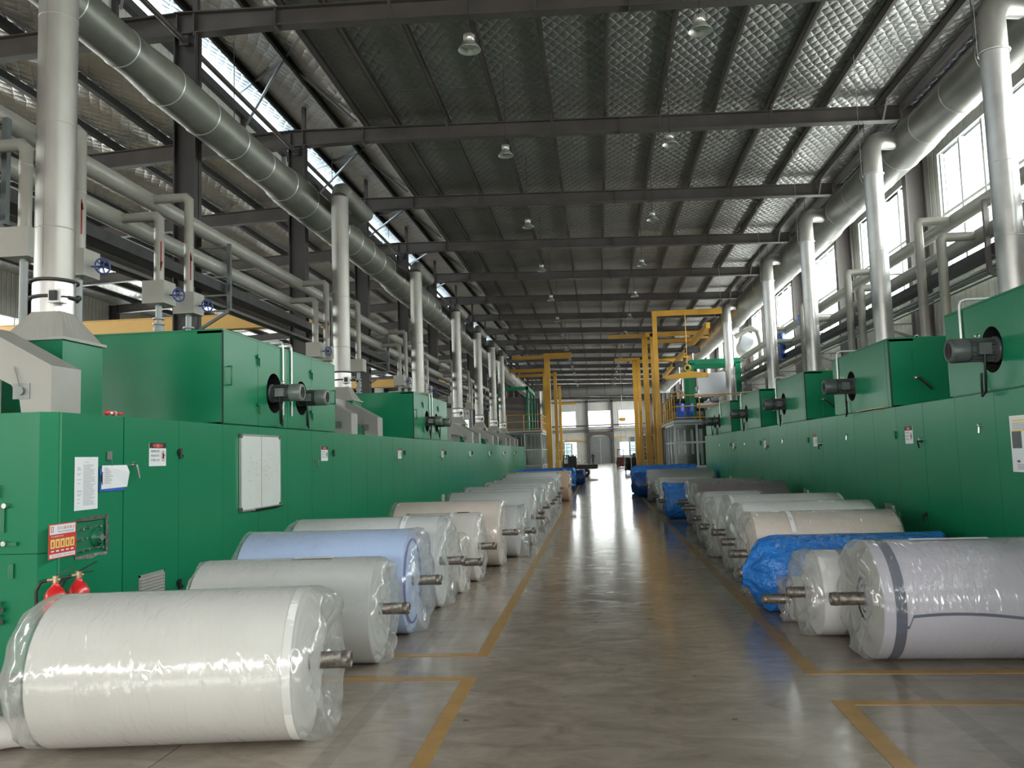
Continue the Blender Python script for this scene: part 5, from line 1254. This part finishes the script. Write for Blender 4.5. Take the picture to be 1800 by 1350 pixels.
# far right vehicles
t = thing('stacker_truck', 'dark red pallet stacker standing far down the right side', 'forklift', (2.45, 92, 0))
obj('chassis', MB().box(-.4, .35, 0, 1.2, .08, .85).box(-.4, .35, 0, .5, .85, 1.1), 'redd', t)
obj('mast', MB().box(-.38, -.30, -.1, 0, .05, 2.0).box(.24, .32, -.1, 0, .05, 2.0).box(-.38, .32, -.1, 0, 1.9, 2.0).box(-.38, .32, -.1, 0, 1.0, 1.06), 'redd', t)
obj('forks', MB().box(-.25, -.13, -1.0, 0, .05, .1).box(.08, .2, -1.0, 0, .05, .1), 'black', t)
for x in (-.36, .28): obj('wheel', MB().cyl((x, .9, .1), (x + .08, .9, .1), .1, 16), 'tyre', t)
t = thing('drum_trolley', 'trolley carrying two black drums behind the farthest right blue roll', 'trolley', (2.55, 66, 0))
obj('deck', MB().box(-.55, .55, -.5, .5, .22, .3), 'tray', t)
for x in (-.28, .28): obj('drum', MB().lathe([(.24, .3), (.26, .34), (.26, .75), (.27, .77), (.26, .79), (.26, 1.2), (.22, 1.24), (.01, 1.24)], (x, 0, 0), (0, 0, 1), 20), 'black', t)
for x in (-.45, .45):
    for y in (-.4, .4): obj('wheel', MB().cyl((x - .03, y, .11), (x + .03, y, .11), .11, 14), 'tyre', t)
t = thing('motor_scooter', 'dark scooter parked in front of the gate, right of the aisle', 'scooter', (1.95, 88, 0))
obj('frame', MB().box(-.12, .12, -.5, .5, .35, .6).box(-.1, .1, -.55, -.1, .6, .8).tube([(-.3, .5, 1.0), (0, .55, 1.02), (.3, .5, 1.0)], .02, 8).cyl((0, .65, .3), (0, .52, 1.0), .03, 8), 'black', t)
for y in (-.55, .65): obj('wheel', MB().torus((0, y, .26), (1, 0, 0), .2, .05, 20, 8), 'tyre', t)
t = thing('bicycle', 'bicycle leaning near the left booth far down the hall', 'bicycle', (-2.0, 98, 0))
obj('frame', MB().tube([(-.5, 0, .34), (-.1, 0, .3), (.35, 0, .75), (-.2, 0, .78), (-.1, 0, .3)], .02, 8).tube([(-.5, 0, .34), (-.2, 0, .78)], .015, 8).tube([(.55, 0, .34), (.35, 0, .85), (.38, -.25, 1.0)], .02, 8).box(-.3, -.1, -.06, .06, .86, .9), 'chrome', t)
for x in (-.5, .55): obj('wheel', MB().torus((x, 0, .34), (0, 1, 0), .31, .02, 24, 6), 'tyre', t)
t = thing('aisle_hoist', 'orange overhead hoist with cables hanging before the right end window', 'hoist', (2.6, 86, 5.0))
obj('hoist_body', MB().box(-.28, .28, -.2, .2, -.15, .2).cyl((-.35, 0, .05), (.35, 0, .05), .12, 14), 'yellow', t)
obj('suspension', MB().cyl((0, 0, .2), (0, 0, 5.44), .03, 6).cyl((-.2, 0, -.15), (-.2, 0, -2.2), .025, 6).cyl((.25, 0, -.15), (.3, 0, -2.1), .025, 6), 'lag', t)

# ---- person far down the aisle
def person(loc, rz, label):
    t = thing('person', label, 'person', loc, rz)
    J = [('pel', (0, 0, .93), .125), ('waist', (0, 0, 1.08), .118), ('chest', (0, .01, 1.30), .145), ('neckb', (0, 0, 1.46), .075), ('neck', (0, .0, 1.52), .052),
         ('chin', (0, .02, 1.58), .070), ('head', (0, .01, 1.66), .092), ('crown', (0, 0, 1.735), .06)]
    vs = [j[1] for j in J]; rs = [j[2] for j in J]; es = [(i, i + 1) for i in range(len(J) - 1)]
    def chain(start, pts):
        p = start
        for q, r in pts: vs.append(q); rs.append(r); es.append((p, len(vs) - 1)); p = len(vs) - 1
    for s in (-1, 1):
        chain(0, [((.095 * s, 0, .86), .10), ((.11 * s, .0 + .05 * s, .50), .064), ((.115 * s, -.02 + .09 * s, .10), .042), ((.125 * s, .10 + .09 * s, .035), .036)])
        chain(2, [((.17 * s, 0, 1.42), .062), ((.235 * s, -.02, 1.17), .045), ((.25 * s, .06, .94), .033), ((.25 * s, .09, .86), .030)])
    me = bpy.data.meshes.new('body'); me.from_pydata(vs, es, [])
    o = bpy.data.objects.new('body', me); COL.objects.link(o); o.parent = t
    sk = o.modifiers.new('skin', 'SKIN'); sk.use_smooth_shade = True
    for i, r in enumerate(rs): me.skin_vertices[0].data[i].radius = (r, r * (.72 if i in (0, 1, 2) else .95))
    me.skin_vertices[0].data[0].use_root = True
    o.modifiers.new('sub', 'SUBSURF').levels = 1; o.modifiers['sub'].render_levels = 2
    m = bpy.data.materials.new('dark_work_clothes'); m.use_nodes = True; nt = m.node_tree; b = nt.nodes['Principled BSDF']
    tc = nt.nodes.new('ShaderNodeTexCoord'); sp = nt.nodes.new('ShaderNodeSeparateXYZ'); nt.links.new(tc.outputs['Object'], sp.inputs[0])
    sk1 = math_node(nt, 'GREATER_THAN', sp.outputs[2], 1.50)
    arm = math_node(nt, 'MULTIPLY', math_node(nt, 'LESS_THAN', sp.outputs[2], .93), math_node(nt, 'GREATER_THAN', math_node(nt, 'ABSOLUTE', sp.outputs[0]), .2))
    fac = math_node(nt, 'MAXIMUM', sk1, arm)
    mx = nt.nodes.new('ShaderNodeMix'); mx.data_type = 'RGBA'; nt.links.new(fac, mx.inputs[0]); mx.inputs[6].default_value = (.013, .014, .03, 1); mx.inputs[7].default_value = (.42, .25, .17, 1)
    nt.links.new(mx.outputs[2], b.inputs['Base Color']); b.inputs['Roughness'].default_value = .8
    me.materials.append(m)
    obj('hair', MB().lathe([(.001, .10), (.06, .09), (.096, .045), (.10, .0), (.09, -.04)], (0, -.015, 1.68), (0, -.15, 1), 20, 0, True, True, False), 'hair', t)
    mb = MB()
    for s in (-1, 1): mb.lathe([(.001, .012), (.011, 0), (.001, -.012)], (.035 * s, .095, 1.665), (0, 0, 1), 8)
    obj('eyes', mb, 'black', t)
    for s in (-1, 1):
        for k in range(5):
            b0 = V((.25 * s - .02 + .012 * k, .09, .86))
            tip = b0 + V(((-.03 if k == 0 else 0) * s, .03 + .01 * (k % 2), -.05 if k == 0 else -.085 + .006 * abs(k - 2)))
            obj('finger', MB().tube([b0, (b0 + tip) / 2 + V((0, .004, 0)), tip], .009, 6, 0, True, .006), 'skin', t)
    return t
person((-.72, 109, 0), PI + .5, 'person in dark work clothes walking in the aisle before the end gate')
t = dup([o for o in bpy.data.objects if o.name == 'bridge_crane'][0], (-16.4, 50, 6.13), 'second ochre bridge crane girder deep in the side bay, behind the far left ducts')
